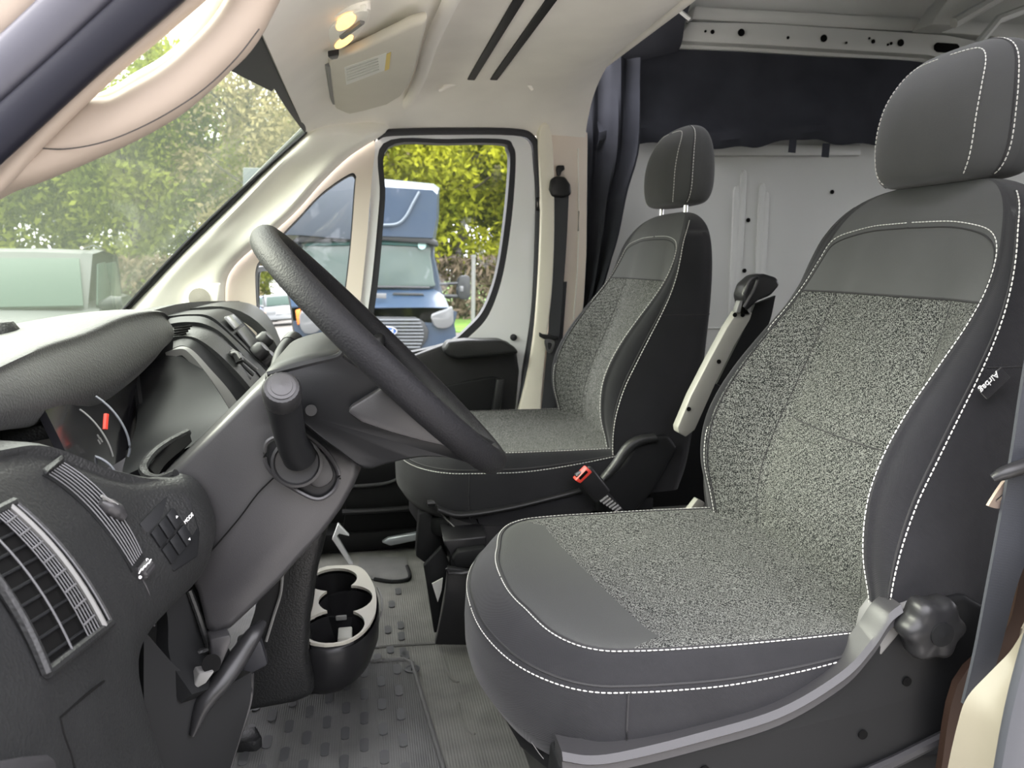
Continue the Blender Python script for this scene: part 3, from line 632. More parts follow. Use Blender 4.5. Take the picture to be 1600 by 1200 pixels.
def make_seat(name, label, group):
    s = thing(name, label, 'seat', (.5, SC, 0), group)
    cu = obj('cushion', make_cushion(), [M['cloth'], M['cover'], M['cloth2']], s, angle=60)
    obj('stitching', merge(dashes(cush_stitch(66, 120, .872), r=.0009), dashes(cush_stitch(0, 54, .872), r=.0009), dashes(cush_stitch(66, 120, 1.0, -.0005)), dashes(cush_stitch(0, 54, 1.0, -.0005))), M['thread'], cu, kind='stuff')
    obj('seam', merge(tube(cush_stitch(66, 120, .858, .0), .0016, 6), tube(cush_stitch(0, 54, .858, .0), .0016, 6), tube(cush_stitch(66, 120, .985, .0), .0018, 6), tube(cush_stitch(0, 54, .985, .0), .0018, 6)), M['thread_dark'], cu, kind='stuff')
    jc = int(np.argmin(np.linalg.norm(cloop-np.array((.31, -.281)), axis=1)))
    cs = [np.array((*(cmid+(cloop[jc]-cmid)*q)[:1], SC+(cmid+(cloop[jc]-cmid)*q)[1], cush_z(.31, 1.0)-dz)) for dz, q in ((0, 1.002), (.02, 1.008), (.05, 1.014), (.085, 1.012), (.115, .997))]
    obj('corner_seam', tube(cs, .0014, 6, k=3), M['thread_dark'], cu)
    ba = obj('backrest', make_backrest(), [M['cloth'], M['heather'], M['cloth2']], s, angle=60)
    g = []
    for sd in (1, -1):
        g.append(dashes(stitch_path([(3.24-(.2 if sd > 0 else 0), .36), (3.24-(.2 if sd > 0 else 0), .5), (3.24-(.2 if sd > 0 else 0), .7), (3.24-(.2 if sd > 0 else 0), .85), (3.18-(.2 if sd > 0 else 0), .92), (2.85, .955), (2.2, .971), (1.2, .977), (0.01, .979)], side=sd), r=.0009))
        g.append(dashes(stitch_path([(5.75, .36), (5.75, .5), (5.75, .7), (5.75, .85), (5.8, .93), (5.85, .985), (5.9, 1.015)], side=sd)))
    obj('stitching', merge(*g), M['thread'], ba, kind='stuff')
    g = []
    for sd in (1, -1):
        g.append(tube(stitch_path([(3.15-(.2 if sd > 0 else 0), .36), (3.15-(.2 if sd > 0 else 0), .5), (3.15-(.2 if sd > 0 else 0), .7), (3.15-(.2 if sd > 0 else 0), .85), (3.08-(.2 if sd > 0 else 0), .915), (2.75, .947), (2.15, .963), (1.2, .969), (0.01, .971)], 0, sd), .0015, 6))
        g.append(tube(stitch_path([(5.6, .36), (5.6, .5), (5.6, .7), (5.6, .85), (5.65, .93), (5.7, .985), (5.75, 1.015)], 0, sd), .0016, 6))
    g.append(tube([back_pt(a, ZP, .0003) for a in np.linspace(-3.15, 2.97, 60)], .0022, 6))
    g.append(tube([back_pt(a, .635-.004*math.cos(a), .0001) for a in np.linspace(-1.6, 1.6, 30)], .0012, 6))
    g.append(tube([back_pt(a, .78, .0001) for a in np.linspace(5.9, 9, 30)], .0012, 6)); g.append(tube([back_pt(-a, .78, .0001) for a in np.linspace(5.9, 9, 30)], .0012, 6))
    for sd in (1, -1): g.append(tube(stitch_path([(2.0, .40), (2.0, .55), (2.0, .7), (2.0, ZP)], -.0001, sd), .0009, 6))
    obj('seam', merge(*g), M['thread_dark'], ba, kind='stuff')
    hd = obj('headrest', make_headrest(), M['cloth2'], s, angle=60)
    g = []; gd = []
    for sd in (1, -1):
        def hp(pts, off): return [head_pt(a, sd*b, off) for a, b, _ in cr([(p, q, 0) for p, q in pts], 10)]
        inner = [(.17, .60), (.3, .66), (.45, .68), (.6, .66), (.70, .60), (.76, .48), (.78, .3), (.785, .02)]
        outer = [(.14, 1.22), (.3, 1.28), (.45, 1.28), (.6, 1.24), (.72, 1.2), (.82, 1.1), (.9, 1.0)]
        g += [dashes(hp(inner, .0012)), dashes(hp(outer, .0012))]; gd.append(tube(hp([(p, q-.05) for p, q in outer], 0), .0014, 6))
    obj('stitching', merge(*g), M['thread'], hd, kind='stuff'); obj('seam', merge(*gd), M['thread_dark'], hd, kind='stuff')
    for y in (-.085, .085):
        obj('headrest_post', tube([(.925, SC+y, .98), (.928, SC+y, 1.06)], .0065, 12), M['steel'], s)
        obj('post_collar', lathe([(.017, 0), (.017, .008), (.011, .012)], (.924, SC+y, 1.012 if abs(y) < .1 else 1.0), (0, 0, 1)), M['gloss_black'], s)
    obj('seat_pan', prism([(.24, SC-.25, .285), (.20, SC-.14, .27), (.18, SC, .27), (.20, SC+.14, .27), (.24, SC+.25, .285), (.80, SC+.25, .31), (.80, SC-.25, .31)], (0, 0, -.05), .012), M['dark'], s)
    return s
def valance(seat, side):
    """side trim running up from the cushion to the backrest hinge; side = -1 towards the driver's door"""
    yo = SC+side*.295
    def P(l, dy=0): return [(W(a, b, .845)[0], yo+dy, W(a, b, .845)[2]) for a, b in l]
    obj('side_valance', prism(P([(870, 1182), (900, 1192), (960, 1190), (1060, 1168), (1200, 1130), (1300, 1075), (1350, 1020), (1385, 965), (1420, 942), (1500, 925), (1560, 960), (1530, 1060), (1470, 1140), (1340, 1205), (1320, 1330), (900, 1330), (865, 1230)]), (0, -side*.05, 0), .008, 3), M['dark'], seat)
    obj('valance_rim', strap_side(P([(872, 1174), (915, 1180), (970, 1173), (1080, 1146), (1205, 1108), (1300, 1052), (1345, 1005), (1372, 965), (1392, 948)], side*.004), .012, yo, side), M['shroud'], seat)
    obj('hinge_cover', prism(P([(1366, 1000), (1372, 972), (1388, 950), (1415, 938), (1432, 932), (1420, 955), (1395, 990), (1362, 1030)], side*.001), (0, -side*.055, 0), .006, 3), M['grey'], seat)
    for a, b in ((1340, 1140), (1408, 1058), (1095, 1195)):
        c = P([(a, b)])[0]; obj('fixing_hole', disc((c[0], yo+side*.0005, c[2]), (0, side, 0), .0065, .002), M['hole'], seat)
    lo = P([(1470, 1136), (1340, 1198), (1200, 1240)], side*.006); obj('lower_lip', tube(lo, .008, 8, k=3), M['shroud'], seat)
def strap_side(path, h, yo, side):
    p = cr(path, 6); secs = []
    for q in p: secs.append([q+np.array((0, dy, dz)) for dy, dz in ((0, -h), (side*.008, -h*.75), (side*.006, 0), (side*.010, h*.3), (side*.004, h), (-side*.03, h*1.05), (-side*.03, -h))])
    return loft(secs)
drv = make_seat('driver_seat', 'black and grey heather driver seat nearest the open door with recline knob', 'front seats')
pas = drv.copy(); COL.objects.link(pas); pas.name = 'passenger_seat'; ORG[pas.name] = ORG[drv.name].copy()
for ch in list(drv.children): copy_part(ch, pas)
DP = np.array((-.075, .935, .004)); pas.location = Vector(drv.location)+Vector(DP)
for ch in pas.children:
    if ch.name.startswith('headrest') and 'post' not in ch.name: ch.location.z += .020
    if ch.name.startswith('cushion'): ch.location.z += .024
pas['label'] = 'black and grey heather passenger seat beside the far door with red buckle'
del pas['group'], drv['group']
valance(drv, -1)
kc = W(1462, 985, .80)
kn = obj('recline_knob', lathe([(.030, 0), (.039, .006), (.041, .022), (.038, .034), (.030, .040), (0, .041)], (kc[0], .83, kc[2]), (0, -1, 0), 60, 6, .09), M['gloss_black'], drv, angle=50)
obj('knob_cap', lathe([(.016, 0), (.016, .004), (.0, .007)], (kc[0], .791, kc[2]), (0, -1, 0)), M['dark'], kn)
obj('pedestal', prism([(.27, SC-.22, 0), (.86, SC-.22, 0), (.86, SC-.22, .29), (.25, SC-.22, .29)], (0, .44, 0), .01), M['gloss_black'], drv)
obj('slide_rail', box((.50, SC-.27, .225), (.6, .03, .03), .004), M['dark'], drv)
obj('adjuster_cable', tube(WL([(815, 1128), (826, 1150), (842, 1175), (856, 1192)], .93), .0013, 6, k=4), M['steel'], drv)
tp = WL([(1522, 607), (1536, 622), (1572, 588), (1558, 572)], .852)
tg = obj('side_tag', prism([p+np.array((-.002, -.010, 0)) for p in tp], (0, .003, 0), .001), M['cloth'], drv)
# passenger seat extras (in its own place)
pas_o = np.array(drv.location)+DP; ORG[pas.name] = pas_o
obj('hinge_trim', strap_loft([(938, 745), (958, 720), (975, 695), (995, 682), (1022, 677)], [(944, 752), (968, 730), (986, 706), (1004, 694), (1026, 690)], 1.755, .014), M['dash'], pas)
obj('hinge_cover', prism(WL([(940, 752), (972, 727), (990, 700), (1010, 684), (1045, 680), (1060, 700), (1020, 770), (985, 810), (930, 800)], 1.765), (0, .05, 0), .01, 3), M['dark'], pas)
obj('side_trim', strap_loft([(684, 790), (720, 800), (800, 788), (905, 762)], [(684, 800), (720, 808), (800, 796), (908, 770)], 1.775, .012), M['gloss_black'], pas)
obj('pedestal', prism(WL([(700, 800), (905, 790), (960, 900), (960, 1000), (705, 960)], 1.80), (0, .48, 0), .01), M['gloss_black'], pas)
bk = obj('buckle', prism(WL([(899, 744), (925, 730), (955, 768), (932, 788)], 1.70), (0, .024, 0), .006, 3), M['gloss_black'], pas)
obj('release_button', prism(WL([(899, 751), (918, 731), (926, 738), (907, 756)], 1.696), (0, .028, 0), .003, 2), M['red'], bk, label='red release button')
obj('button_slot', prism(WL([(904, 747), (916, 735), (919, 738), (907, 750)], 1.6945), (0, .003, 0)), M['hole'], bk)
for k in range(6):
    obj('stalk_rib', tube(WL([(938+4.6*k, 784+3.0*k), (950+4.0*k, 775+3.6*k)], 1.70), .0035, 6), M['grey'], bk)
obj('stalk', tube(WL([(940, 772), (968, 805), (990, 830)], 1.72), .016, 8), M['dark'], bk)

# mechanism / jack housing under the passenger seat, between the seats
bx = thing('battery_housing', 'open black steel housing with folded bracket between the seats on floor', 'housing', W(720, 1005, 1.72))
obj('side_plate', prism(WL([(700, 887), (732, 892), (760, 893), (800, 1010), (680, 1008), (694, 940)], 1.70), (0, .02, 0), .004), M['gloss_black'], bx)
obj('top_plate', prism(WL([(692, 845), (712, 880), (760, 874), (760, 838)], 1.74), (0, .10, .02), .004), M['gloss_black'], bx)
obj('folded_flange', tube(WL([(698, 888), (701, 896), (722, 896), (760, 888)], 1.69), .004, 6), M['shroud'], bx)
obj('latch_block', prism(WL([(707, 874), (716, 862), (760, 856), (760, 882), (712, 890)], 1.715), (0, .03, 0), .005), M['dark'], bx)
obj('inner_wall', prism(WL([(662, 885), (690, 855), (702, 880), (688, 960), (680, 1000)], 1.80), (0, .02, 0), .003), M['dark'], bx)
obj('upright_bracket', prism(WL([(655, 803), (672, 797), (688, 832), (700, 870), (664, 880), (650, 870)], 1.86), (0, .05, 0), .005), M['dark'], bx)
obj('hinge_pin', tube(WL([(668, 786), (684, 785)], 1.82), .008, 8), M['dash'], bx)
obj('release_wire', tube(WL([(684, 790), (694, 808), (709, 823)], 1.80), .003, 6, k=4), M['steel'], bx)
st = obj('paper_sticker', prism(WL([(675, 912), (692, 903), (690, 922), (684, 941)], 1.775), (0, .003, 0)), M['label'], bx, label='white sticker')
# ================================================================ BELTS, BRACKET
def ribbon(L, R, Y, d):
    l = cr(WL(L, Y) if np.isscalar(Y) else [W(a, b, y) for (a, b), y in zip(L, Y)], 5); r = cr(WL(R, Y) if np.isscalar(Y) else [W(a, b, y) for (a, b), y in zip(R, Y)], 5)
    return loft([[a, a*.5+b*.5+np.array((0, -d*.4, 0)), b, b+np.array((0, d, 0)), a+np.array((0, d, 0))] for a, b in zip(l, r)])
pb = thing('seat_belt', 'black passenger seat belt hanging on the beige far door pillar', 'seat belt', W(875, 300, 2.47))
obj('strap', ribbon([(865, 303), (862, 400), (857, 520), (850, 600), (842, 690)], [(889, 303), (884, 400), (874, 525), (869, 600), (862, 690)], 2.468, .004), M['belt'], pb)
obj('strap_return', ribbon([(876, 440), (872, 520), (868, 600), (860, 690)], [(886, 440), (880, 520), (874, 600), (868, 690)], 2.485, .003), M['belt'], pb)
obj('upper_anchor', prism(WL([(858, 296), (860, 280), (868, 275), (884, 276), (892, 288), (894, 304), (880, 309), (862, 307)], 2.455), (0, .03, 0), .009, 3), M['gloss_black'], pb)
obj('height_adjuster', prism(WL([(871, 258), (882, 258), (883, 265), (878, 268), (876, 275), (872, 274), (870, 265)], 2.475), (0, .02, 0), .004, 2), M['gloss_black'], pb)
bt = obj('belt_tongue', prism(WL([(843, 519), (848, 522), (871, 525), (875, 529), (866, 532), (850, 530), (843, 526)], 2.455), (0, .02, 0), .003), M['gloss_black'], pb)
obj('tongue_plate', ring2([(851, 531), (866, 533), (863, 550), (855, 550)], [(856, 536), (862, 537), (860, 545), (857, 545)], 2.452, .004), M['steel'], bt, label='bright steel tongue')

db = thing('seat_belt', 'slate grey driver seat belt at right edge by the driver seat', 'seat belt', W(1560, 900, .74))
obj('strap', ribbon([(1700, -260), (1670, 100), (1636, 350), (1612, 520), (1598, 600), (1580, 720), (1560, 830), (1543, 920), (1524, 1020), (1505, 1100)], [(1770, -260), (1740, 100), (1706, 350), (1680, 520), (1660, 600), (1640, 720), (1612, 850), (1588, 920), (1556, 1040), (1528, 1090)], .745, .004), M['belt_blue'], db)
bt = obj('belt_tongue', tube([W(1551, 748, .735), W(1570, 739, .73), W(1600, 729, .73), W(1650, 716, .73)], [.005, .008, .009, .009], 10, k=4), M['gloss_black'], db)
obj('tongue_plate', ring2([(1570, 752), (1582, 744), (1600, 760), (1570, 792), (1547, 792), (1548, 785)], [(1566, 772), (1574, 758), (1580, 765), (1564, 782), (1556, 784), (1557, 780)], .75, .004), mat('warm_steel', (.30, .24, .20), .4, metal=.6), bt, label='metal tongue with a slot')

ab = thing('folding_bracket', 'beige painted steel bar with black hinge head behind the driver seat', 'bracket', W(1085, 690, 1.62))
obj('bar', prism(WL([(1152, 487), (1176, 488), (1172, 500), (1148, 540), (1118, 600), (1086, 672), (1072, 683), (1060, 676), (1059, 668), (1080, 618), (1110, 560), (1136, 512)], 1.60), (0, .03, 0), .003, 2), M['bracket'], ab)
obj('lower_bar', prism(WL([(1065, 812), (1090, 780), (1102, 786), (1090, 804), (1072, 814)], 1.60), (0, .02, 0), .002), M['bracket'], ab)
obj('leg', tube([W(1100, 815, 1.62), W(1100, 815, 1.62)*np.array((1, 1, .5)), W(1100, 815, 1.62)*np.array((1, 1, 0))], .02, 8), M['dark'], ab)
obj('hinge_foot', prism(WL([(1076, 812), (1094, 796), (1112, 818), (1128, 836), (1100, 828)], 1.58), (0, .03, 0), .003), mat('rusty_foot', (.16, .14, .13), .7), ab)
for a, b in ((1148, 492), (1160, 492), (1123, 565), (1076, 639)):
    obj('rivet_hole', disc(W(a, b, 1.598), (0, -1, 0), .005), M['hole'], ab)
obj('head', prism(WL([(1160, 462), (1166, 444), (1182, 430), (1196, 428), (1216, 434), (1220, 445), (1206, 462), (1186, 470), (1166, 488)], 1.585), (0, .05, 0), .008, 3), M['gloss_black'], ab)
obj('guide_loop', tube(WL([(1163, 458), (1172, 438), (1184, 434), (1178, 452), (1168, 470), (1162, 480)], 1.575), .0035, 8, k=4), M['shroud'], ab)
obj('clamp', prism(WL([(1150, 488), (1156, 470), (1162, 470), (1158, 488), (1166, 489), (1172, 470), (1177, 472), (1172, 492)], 1.59), (0, .02, 0), .002), M['grey'], ab)
obj('strap', ribbon([(1180, 475), (1165, 510), (1140, 560), (1120, 600)], [(1212, 462), (1200, 510), (1170, 560), (1140, 610)], 1.64, .01), M['dark'], ab)

# ================================================================ CURTAIN AND STRAPS
cu = thing('cargo_curtain', 'black cloth curtain hung high across the cargo space behind the seats', 'curtain', W(1000, 440, 2.5))
g = []
xsn = np.linspace(0, 1, 24)
top = cr(WL([(930, 66), (985, 72), (1100, 79), (1300, 89), (1430, 97), (1475, 108)], 2.585), 8)
bot = cr(WL([(930, 236), (985, 226), (1060, 226), (1100, 231), (1170, 231), (1240, 219), (1300, 223), (1340, 226), (1475, 228)], 2.57), 8)
top = resample(top, 60); bot = resample(bot, 60)
rows = []
for i, t in enumerate(np.linspace(0, 1, 14)):
    r = []
    for j in range(60):
        p = top[j]*(1-t)+bot[j]*t
        p = p+np.array((0, -.012*math.sin(j*.55+2*t)*t-.03*math.exp(-((t-.88)/.1)**2)*(1+.5*math.sin(j*.4))+.008*math.sin(j*.21+5*t), .004*math.sin(j*.9)*t))
        r.append(p)
    rows.append(r)
obj('upper_drape', shell(rows, .01, 1, 1), M['drape'], cu)
rows = []
LT = cr(WL([(905, 90), (908, 225), (908, 330), (908, 440), (900, 520)], 2.55), 6); RT = cr([W(1000, 90, 2.50), W(995, 225, 2.50), W(974, 300, 2.50), W(958, 380, 2.50), W(935, 460, 2.50), W(915, 520, 2.5)], 5)
RT = resample(RT, len(LT)); 
for i in range(len(LT)):
    r = []
    for j, t in enumerate(np.linspace(0, 1, 22)):
        p = LT[i]*(1-t)+RT[i]*t; p = p+np.array((0, -.018*math.sin(t*13+i*.07)-.006*math.sin(t*29+i*.3), 0)); r.append(p)
    rows.append(r)
obj('side_drape', shell(rows, .008, 1, 1), M['drape'], cu)
obj('front_drape', shell([WL([(1000, -10), (1090, -25)], 2.48), WL([(975, 40), (1072, 28)], 2.5), WL([(952, 90), (1066, 64)], 2.53), WL([(940, 110), (1060, 80)], 2.55)], .01, 4, 4), M['drape'], cu)
for a, b, w in ((1239, 217, 6), (1291, 224, 6)):
    obj('tie_strap', ribbon([(a-w+1, b), (a-w, b+12), (a-w-1, b+21)], [(a+w, b), (a+w-1, b+12), (a+w-2, b+22)], 2.535, .003), M['drape'], cu)

# ================================================================ SUN VISOR, LAMP
vz = 1.335
vis = thing('sun_visor', 'beige passenger sun visor folded up with white warning sticker', 'sun visor', WZ(580, 120, vz))
obj('panel', prism([WZ(a, b, vz) for a, b in ((513, 97), (560, 80), (640, 42), (668, 34), (660, 70), (648, 112), (640, 134), (626, 152), (606, 164), (570, 174), (533, 182), (523, 176))], (0, 0, .022), .008, 3), M['visor'], vis)
obj('hinge_rod', tube([WZ(512, 99, vz+.008), WZ(518, 145, vz+.008), WZ(523, 178, vz+.008)], .007, 8), M['grey'], vis)
obj('warning_sticker', prism([WZ(a, b, vz-.001) for a, b in ((538, 106), (604, 83), (601, 110), (541, 133))], (0, 0, .0012)), M['label'], vis, label='white printed sticker')
for k in range(5):
    a = .12+.17*k
    q = lambda s, t: np.array(WZ(538+(603-538)*s+2*t, 107+(84-107)*s+25*t, vz-.0018))
    obj('print_line', tube([q(.05, a), q(.80, a)], .0014, 4), M['label_print'], vis)
obj('yellow_strip', prism([WZ(a, b, vz-.0017) for a, b in ((604, 85.5), (611, 82), (608, 108), (601, 111))], (0, 0, .001)), M['yellow'], vis)
obj('clip_hook', prism([WZ(a, b, vz-.01) for a, b in ((512, 89), (530, 86), (528, 92), (518, 94))], (0, 0, .012), .002), M['gloss_black'], vis)

lamp = thing('dome_lamp', 'overhead map lamp with two glowing amber lenses above the visor', 'lamp', WZ(540, 55, 1.37))
zl = 1.352
obj('housing', prism([WZ(a, b, zl) for a, b in ((502, 45), (512, 32), (545, 17), (576, 14), (578, 22), (573, 38), (556, 60), (532, 78), (514, 86), (510, 92), (503, 80))], (0, 0, .03), .006, 3, smooth=3), M['liner'], lamp)
obj('bezel', prism([WZ(a, b, zl-.004) for a, b in ((514, 47), (530, 34), (556, 20), (574, 18), (573, 30), (566, 44), (548, 64), (528, 79), (517, 83), (513, 70))], (0, 0, .012), .004, 2, smooth=3), M['trim'], lamp)
def lens(c, ax, bx_, n): 
    pts = [WZ(c[0]+ax[0]*math.cos(t)+bx_[0]*math.sin(t), c[1]+ax[1]*math.cos(t)+bx_[1]*math.sin(t), zl-.0065) for t in np.linspace(0, 2*math.pi, 24, endpoint=False)]
    obj(n, prism(pts, (0, 0, .006), .002), M['lens'], lamp, label='lit amber lens')
lens((540.5, 36.5), (15, -10), (5, 7), 'lens'); lens((537.5, 66.5), (14, -9), (4, 4.5), 'lens')
obj('switch', tube([WZ(534, 58, zl-.006), WZ(550, 46, zl-.006), WZ(566, 34, zl-.006)], .005, 8), M['grey'], lamp)

# ================================================================ DASHBOARD
dash = thing('dashboard', 'black grained van dashboard with vents and instrument hood under the windshield', 'dashboard', (-.5, 1.2, 0))
ys = [.50, .66, .76, .81, .86, .92, .975, 1.01]
prof = [
 [(-.70, .74)]*5+[(-.62, .70), (-.55, .655), (-.52, .64)],
 [(-.40, .745), (-.40, .745), (-.395, .744), (-.385, .742), (-.365, .734), (-.32, .690), (-.285, .655), (-.275, .648)],
 [(-.355, .728), (-.355, .728), (-.352, .727), (-.345, .724), (-.325, .712), (-.28, .668), (-.240, .652), (-.232, .650)],
 [(-.325, .69), (-.325, .69), (-.322, .69), (-.318, .69), (-.303, .684), (-.262, .650), (-.216, .632), (-.21, .63)],
 [(-.290, .63), (-.290, .63), (-.288, .63), (-.285, .63), (-.272, .625), (-.238, .606), (-.202, .592), (-.198, .59)],
 [(-.268, .575), (-.268, .575), (-.266, .575), (-.262, .573), (-.252, .57), (-.228, .563), (-.203, .556), (-.202, .555)],
 [(-.255, .525), (-.255, .525), (-.253, .525), (-.249, .523), (-.246, .52), (-.235, .515), (-.225, .512), (-.225, .51)],
 [(-.246, .48), (-.246, .48), (-.244, .48), (-.245, .478), (-.262, .476), (-.28, .474), (-.29, .472), (-.295, .47)],
 [(-.226, .40), (-.226, .40), (-.224, .40), (-.232, .40), (-.275, .40), (-.31, .40), (-.33, .40), (-.335, .40)],
 [(-.205, .28), (-.205, .28), (-.203, .28), (-.215, .28), (-.275, .28), (-.32, .28), (-.345, .28), (-.35, .28)],
 [(-.19, .05), (-.19, .05), (-.19, .05), (-.205, .05), (-.28, .05), (-.33, .05), (-.35, .05), (-.36, .05)]]
DG = [[(x, y, z) for (x, z), y in zip(r, ys)] for r in prof]
obj('end_panel', shell(DG, .02, 5, 5, toward=(.5, 0, .9)), M['dash'], dash)
DGf = grid_up(DG, 8, 8)
def onface(px, py, off=.0):
    """point where the sight line meets the dash end panel, lifted off it a little"""
    d = ray(px, py); best = None
    flat = DGf.reshape(-1, 3)-np.array((0, 0, CZ)); t = flat@d/(d@d); e = np.linalg.norm(flat-np.outer(t, d), axis=1)
    k = np.argsort(e)[:4]; w = 1/(e[k]+1e-5); tt = (t[k]*w).sum()/w.sum()
    p = d*tt; p[2] += CZ; return p-unit(d)*off
# big side vent
vtr, vbr, vbl, vtl = [onface(a, b, .004) for a, b in ((20, 786), (171, 974), (71, 1053), (-75, 835))]
def bil(s, t, off=0.0):   # s across (0 left .. 1 right), t down
    p = (vtl*(1-s)+vtr*s)*(1-t)+(vbl*(1-s)+vbr*s)*t
    bow = (np.array(onface(106, 872, .004))-(vtr+vbr)/2)*4*t*(1-t)
    n = unit(np.cross(vbl-vtl, vtr-vtl)); n = n if n[0] > 0 else -n
    return p+bow+n*off
vent = obj('side_vent', merge(*[tube([bil(s0+(s1-s0)*k/10, t0+(t1-t0)*k/10, .0015) for k in range(11)], .0048, 8) for s0, t0, s1, t1 in ((0, 0, 1, 0), (1, 0, 1, 1), (1, 1, 0, 1), (0, 1, 0, 0))]), M['dash'], dash)
obj('vent_backing', shell([[bil(s, t, -.0015) for s in np.linspace(0, 1, 6)] for t in np.linspace(0, 1, 10)], .004, 1, 1), M['hole'], vent)
for k in range(9):
    t = .06+.108*k; obj('cross_slat', tube([bil(s, t+.02*math.sin(s), .000) for s in np.linspace(.02, .98, 6)], .0016, 6), M['dash_smooth'], vent)
for s, r, m in ((.34, .0010, 'slat'), (.60, .0007, 'slat'), (.645, .0007, 'slat'), (.69, .0007, 'slat'), (.735, .0007, 'slat'), (.78, .0007, 'slat'), (.86, .0032, 'grey'), (.965, .0010, 'slat')):
    obj('long_slat', tube([bil(s, t, .0035) for t in np.linspace(.01, .99, 12)], r, 6), M[m], vent)
for k in range(8):
    t = .1+.115*k; obj('tie', tube([bil(.595, t, .0045), bil(.785, t-.01, .0045)], .0010, 6), M['slat'], vent)
# slim demister vent with its wheel
sq = [onface(a, b, .003) for a, b in ((72, 742), (98, 722), (222, 866), (206, 888))]
smid = (onface(142, 800, .003), onface(172, 783, .003))
def slim(s, t, off=0):
    p = (sq[0]*(1-s)+sq[1]*s)*(1-t)+(sq[3]*(1-s)+sq[2]*s)*t
    m = (smid[0]*(1-s)+smid[1]*s)-((sq[0]*(1-s)+sq[1]*s)+(sq[3]*(1-s)+sq[2]*s))/2
    return p+m*4*t*(1-t)+off*unit(np.array((.8, -.3, .6)))
sv = obj('demister_vent', shell([[slim(s, t) for s in np.linspace(-.05, 1.05, 5)] for t in np.linspace(-.02, 1.02, 16)], .003, 1, 1), M['dark'], dash)
for k in range(7):
    obj('slat', tube([slim(.06+.147*k, t, .0015) for t in np.linspace(.01, .99, 14)], .0008, 6), M['slat'], sv)
obj('vent_end', prism([onface(a, b, .005) for a, b in ((62, 738), (92, 716), (98, 721), (71, 743))], (.003, 0, .004), .001), M['dash'], sv)
wp = [slim(s, t, .004) for s, t in ((.48, .47), (.62, .53), (.78, .60), (.90, .68))]
obj('vent_wheel', tube(wp, [.004, .009, .009, .005], 10, k=4), M['shroud'], sv)
obj('wheel_rim', tube([p+np.array((.003, -.004, .008)) for p in wp[:3]], .0018, 6, k=3), M['grey'], sv)
obj('panel_gap', tube([onface(a, b, .0005) for a, b in ((93, 1122), (120, 1098), (160, 1066), (194, 1044))], .0013, 6, k=4), M['hole'], dash)
obj('panel_gap', tube([onface(a, b, .0005) for a, b in ((93, 1122), (100, 1150), (112, 1185), (120, 1215))], .0013, 6, k=4), M['hole'], dash)
obj('panel_gap', tube([onface(a, b, .0005) for a, b in ((172, 835), (210, 885), (232, 925), (241, 978))], .0012, 6, k=4), M['shroud'], dash)
# switch panel with buttons
sp4 = [onface(a, b, .003) for a, b in ((218, 818), (277, 756), (296, 785), (313, 830), (310, 868), (272, 893))]
swp = obj('switch_panel', prism(sp4, (-.004, .004, -.004), .002), M['dash_smooth'], dash)
def swq(s, t):   # s along the top edge, t down
    a = np.array((235, 832.)); u = np.array((36, -42.)); v = np.array((34, 52.)); q = a+u*s+v*t; return q
for i in range(3):
    for j in range(2):
        c = [swq(i/3+.02, j/2+.03), swq((i+1)/3-.02, j/2+.03), swq((i+1)/3-.02, (j+1)/2-.03), swq(i/3+.02, (j+1)/2-.03)]
        obj('button', prism([onface(a, b, .0055) for a, b in c], (-.003, .003, -.002), .0008), M['dash_smooth'], swp)
def flat_text(name, s, p, xdir, ydir, size, m, parent, ext=.0003):
    cu_ = bpy.data.curves.new(name, 'FONT'); cu_.body = s; cu_.size = size; cu_.align_x = 'CENTER'; cu_.align_y = 'CENTER'; cu_.extrude = ext
    tmp = bpy.data.objects.new('tmp', cu_); COL.objects.link(tmp); dg = bpy.context.evaluated_depsgraph_get()
    me = bpy.data.meshes.new_from_object(tmp.evaluated_get(dg)); bpy.data.objects.remove(tmp)
    x = unit(xdir); y = np.array(ydir, float); y = unit(y-x*np.dot(x, y)); z = np.cross(x, y)
    R = Matrix(((x[0], y[0], z[0], 0), (x[1], y[1], z[1], 0), (x[2], y[2], z[2], 0), (0, 0, 0, 1)))
    org = ORG[parent.name]; R.translation = Vector(tuple(np.array(p, float)-org)); me.transform(R)
    me.materials.clear(); me.materials.append(m); return link(name, me, parent)
a0, a1 = onface(289, 815, .008), onface(300, 803, .008); b0 = onface(292, 806, .0065)
flat_text('mode_lettering', 'MODE', onface(295, 810, .008), a1-a0, onface(290, 803, .008)-onface(296, 812, .008), .0062, M['mark'], swp)
for a, b, s in ((277, 808, 1), (296, 842, -1)):
    c = onface(a, b, .0075); d = unit(onface(a+3, b-4, .0075)-c)*.0022; e = unit(onface(a-3, b-4, .0075)-c)*.0016*s
    obj('arrow_mark', prism([c-d*.8-e*.2, c+d*.8-e*.2, c+e*1.4], (-.0004, .0004, 0)), M['mark'], swp)
tw = obj('dimmer_wheel', lathe([(.006, -.010), (.0085, -.008), (.0085, .008), (.006, .010)], onface(225, 890, .002), onface(236, 876)-onface(214, 903), 36, 12, .06), M['shroud'], dash)
for k in range(4):
    obj('wheel_mark', tube([onface(217+5*k, 896-5*k, .0125), onface(221+5*k, 889-5*k, .0125)], .0008, 5), M['mark'], tw)
obj('wheel_mark', lathe([(.002, 0), (.0014, .001)], onface(219, 902, .007), (.7, -.6, .3), 12), M['mark'], tw)
flat_text('dimmer_zero', '0', onface(231, 876, .008), a1-a0, onface(228, 870, .008)-onface(232, 879, .008), .008, M['mark'], tw)

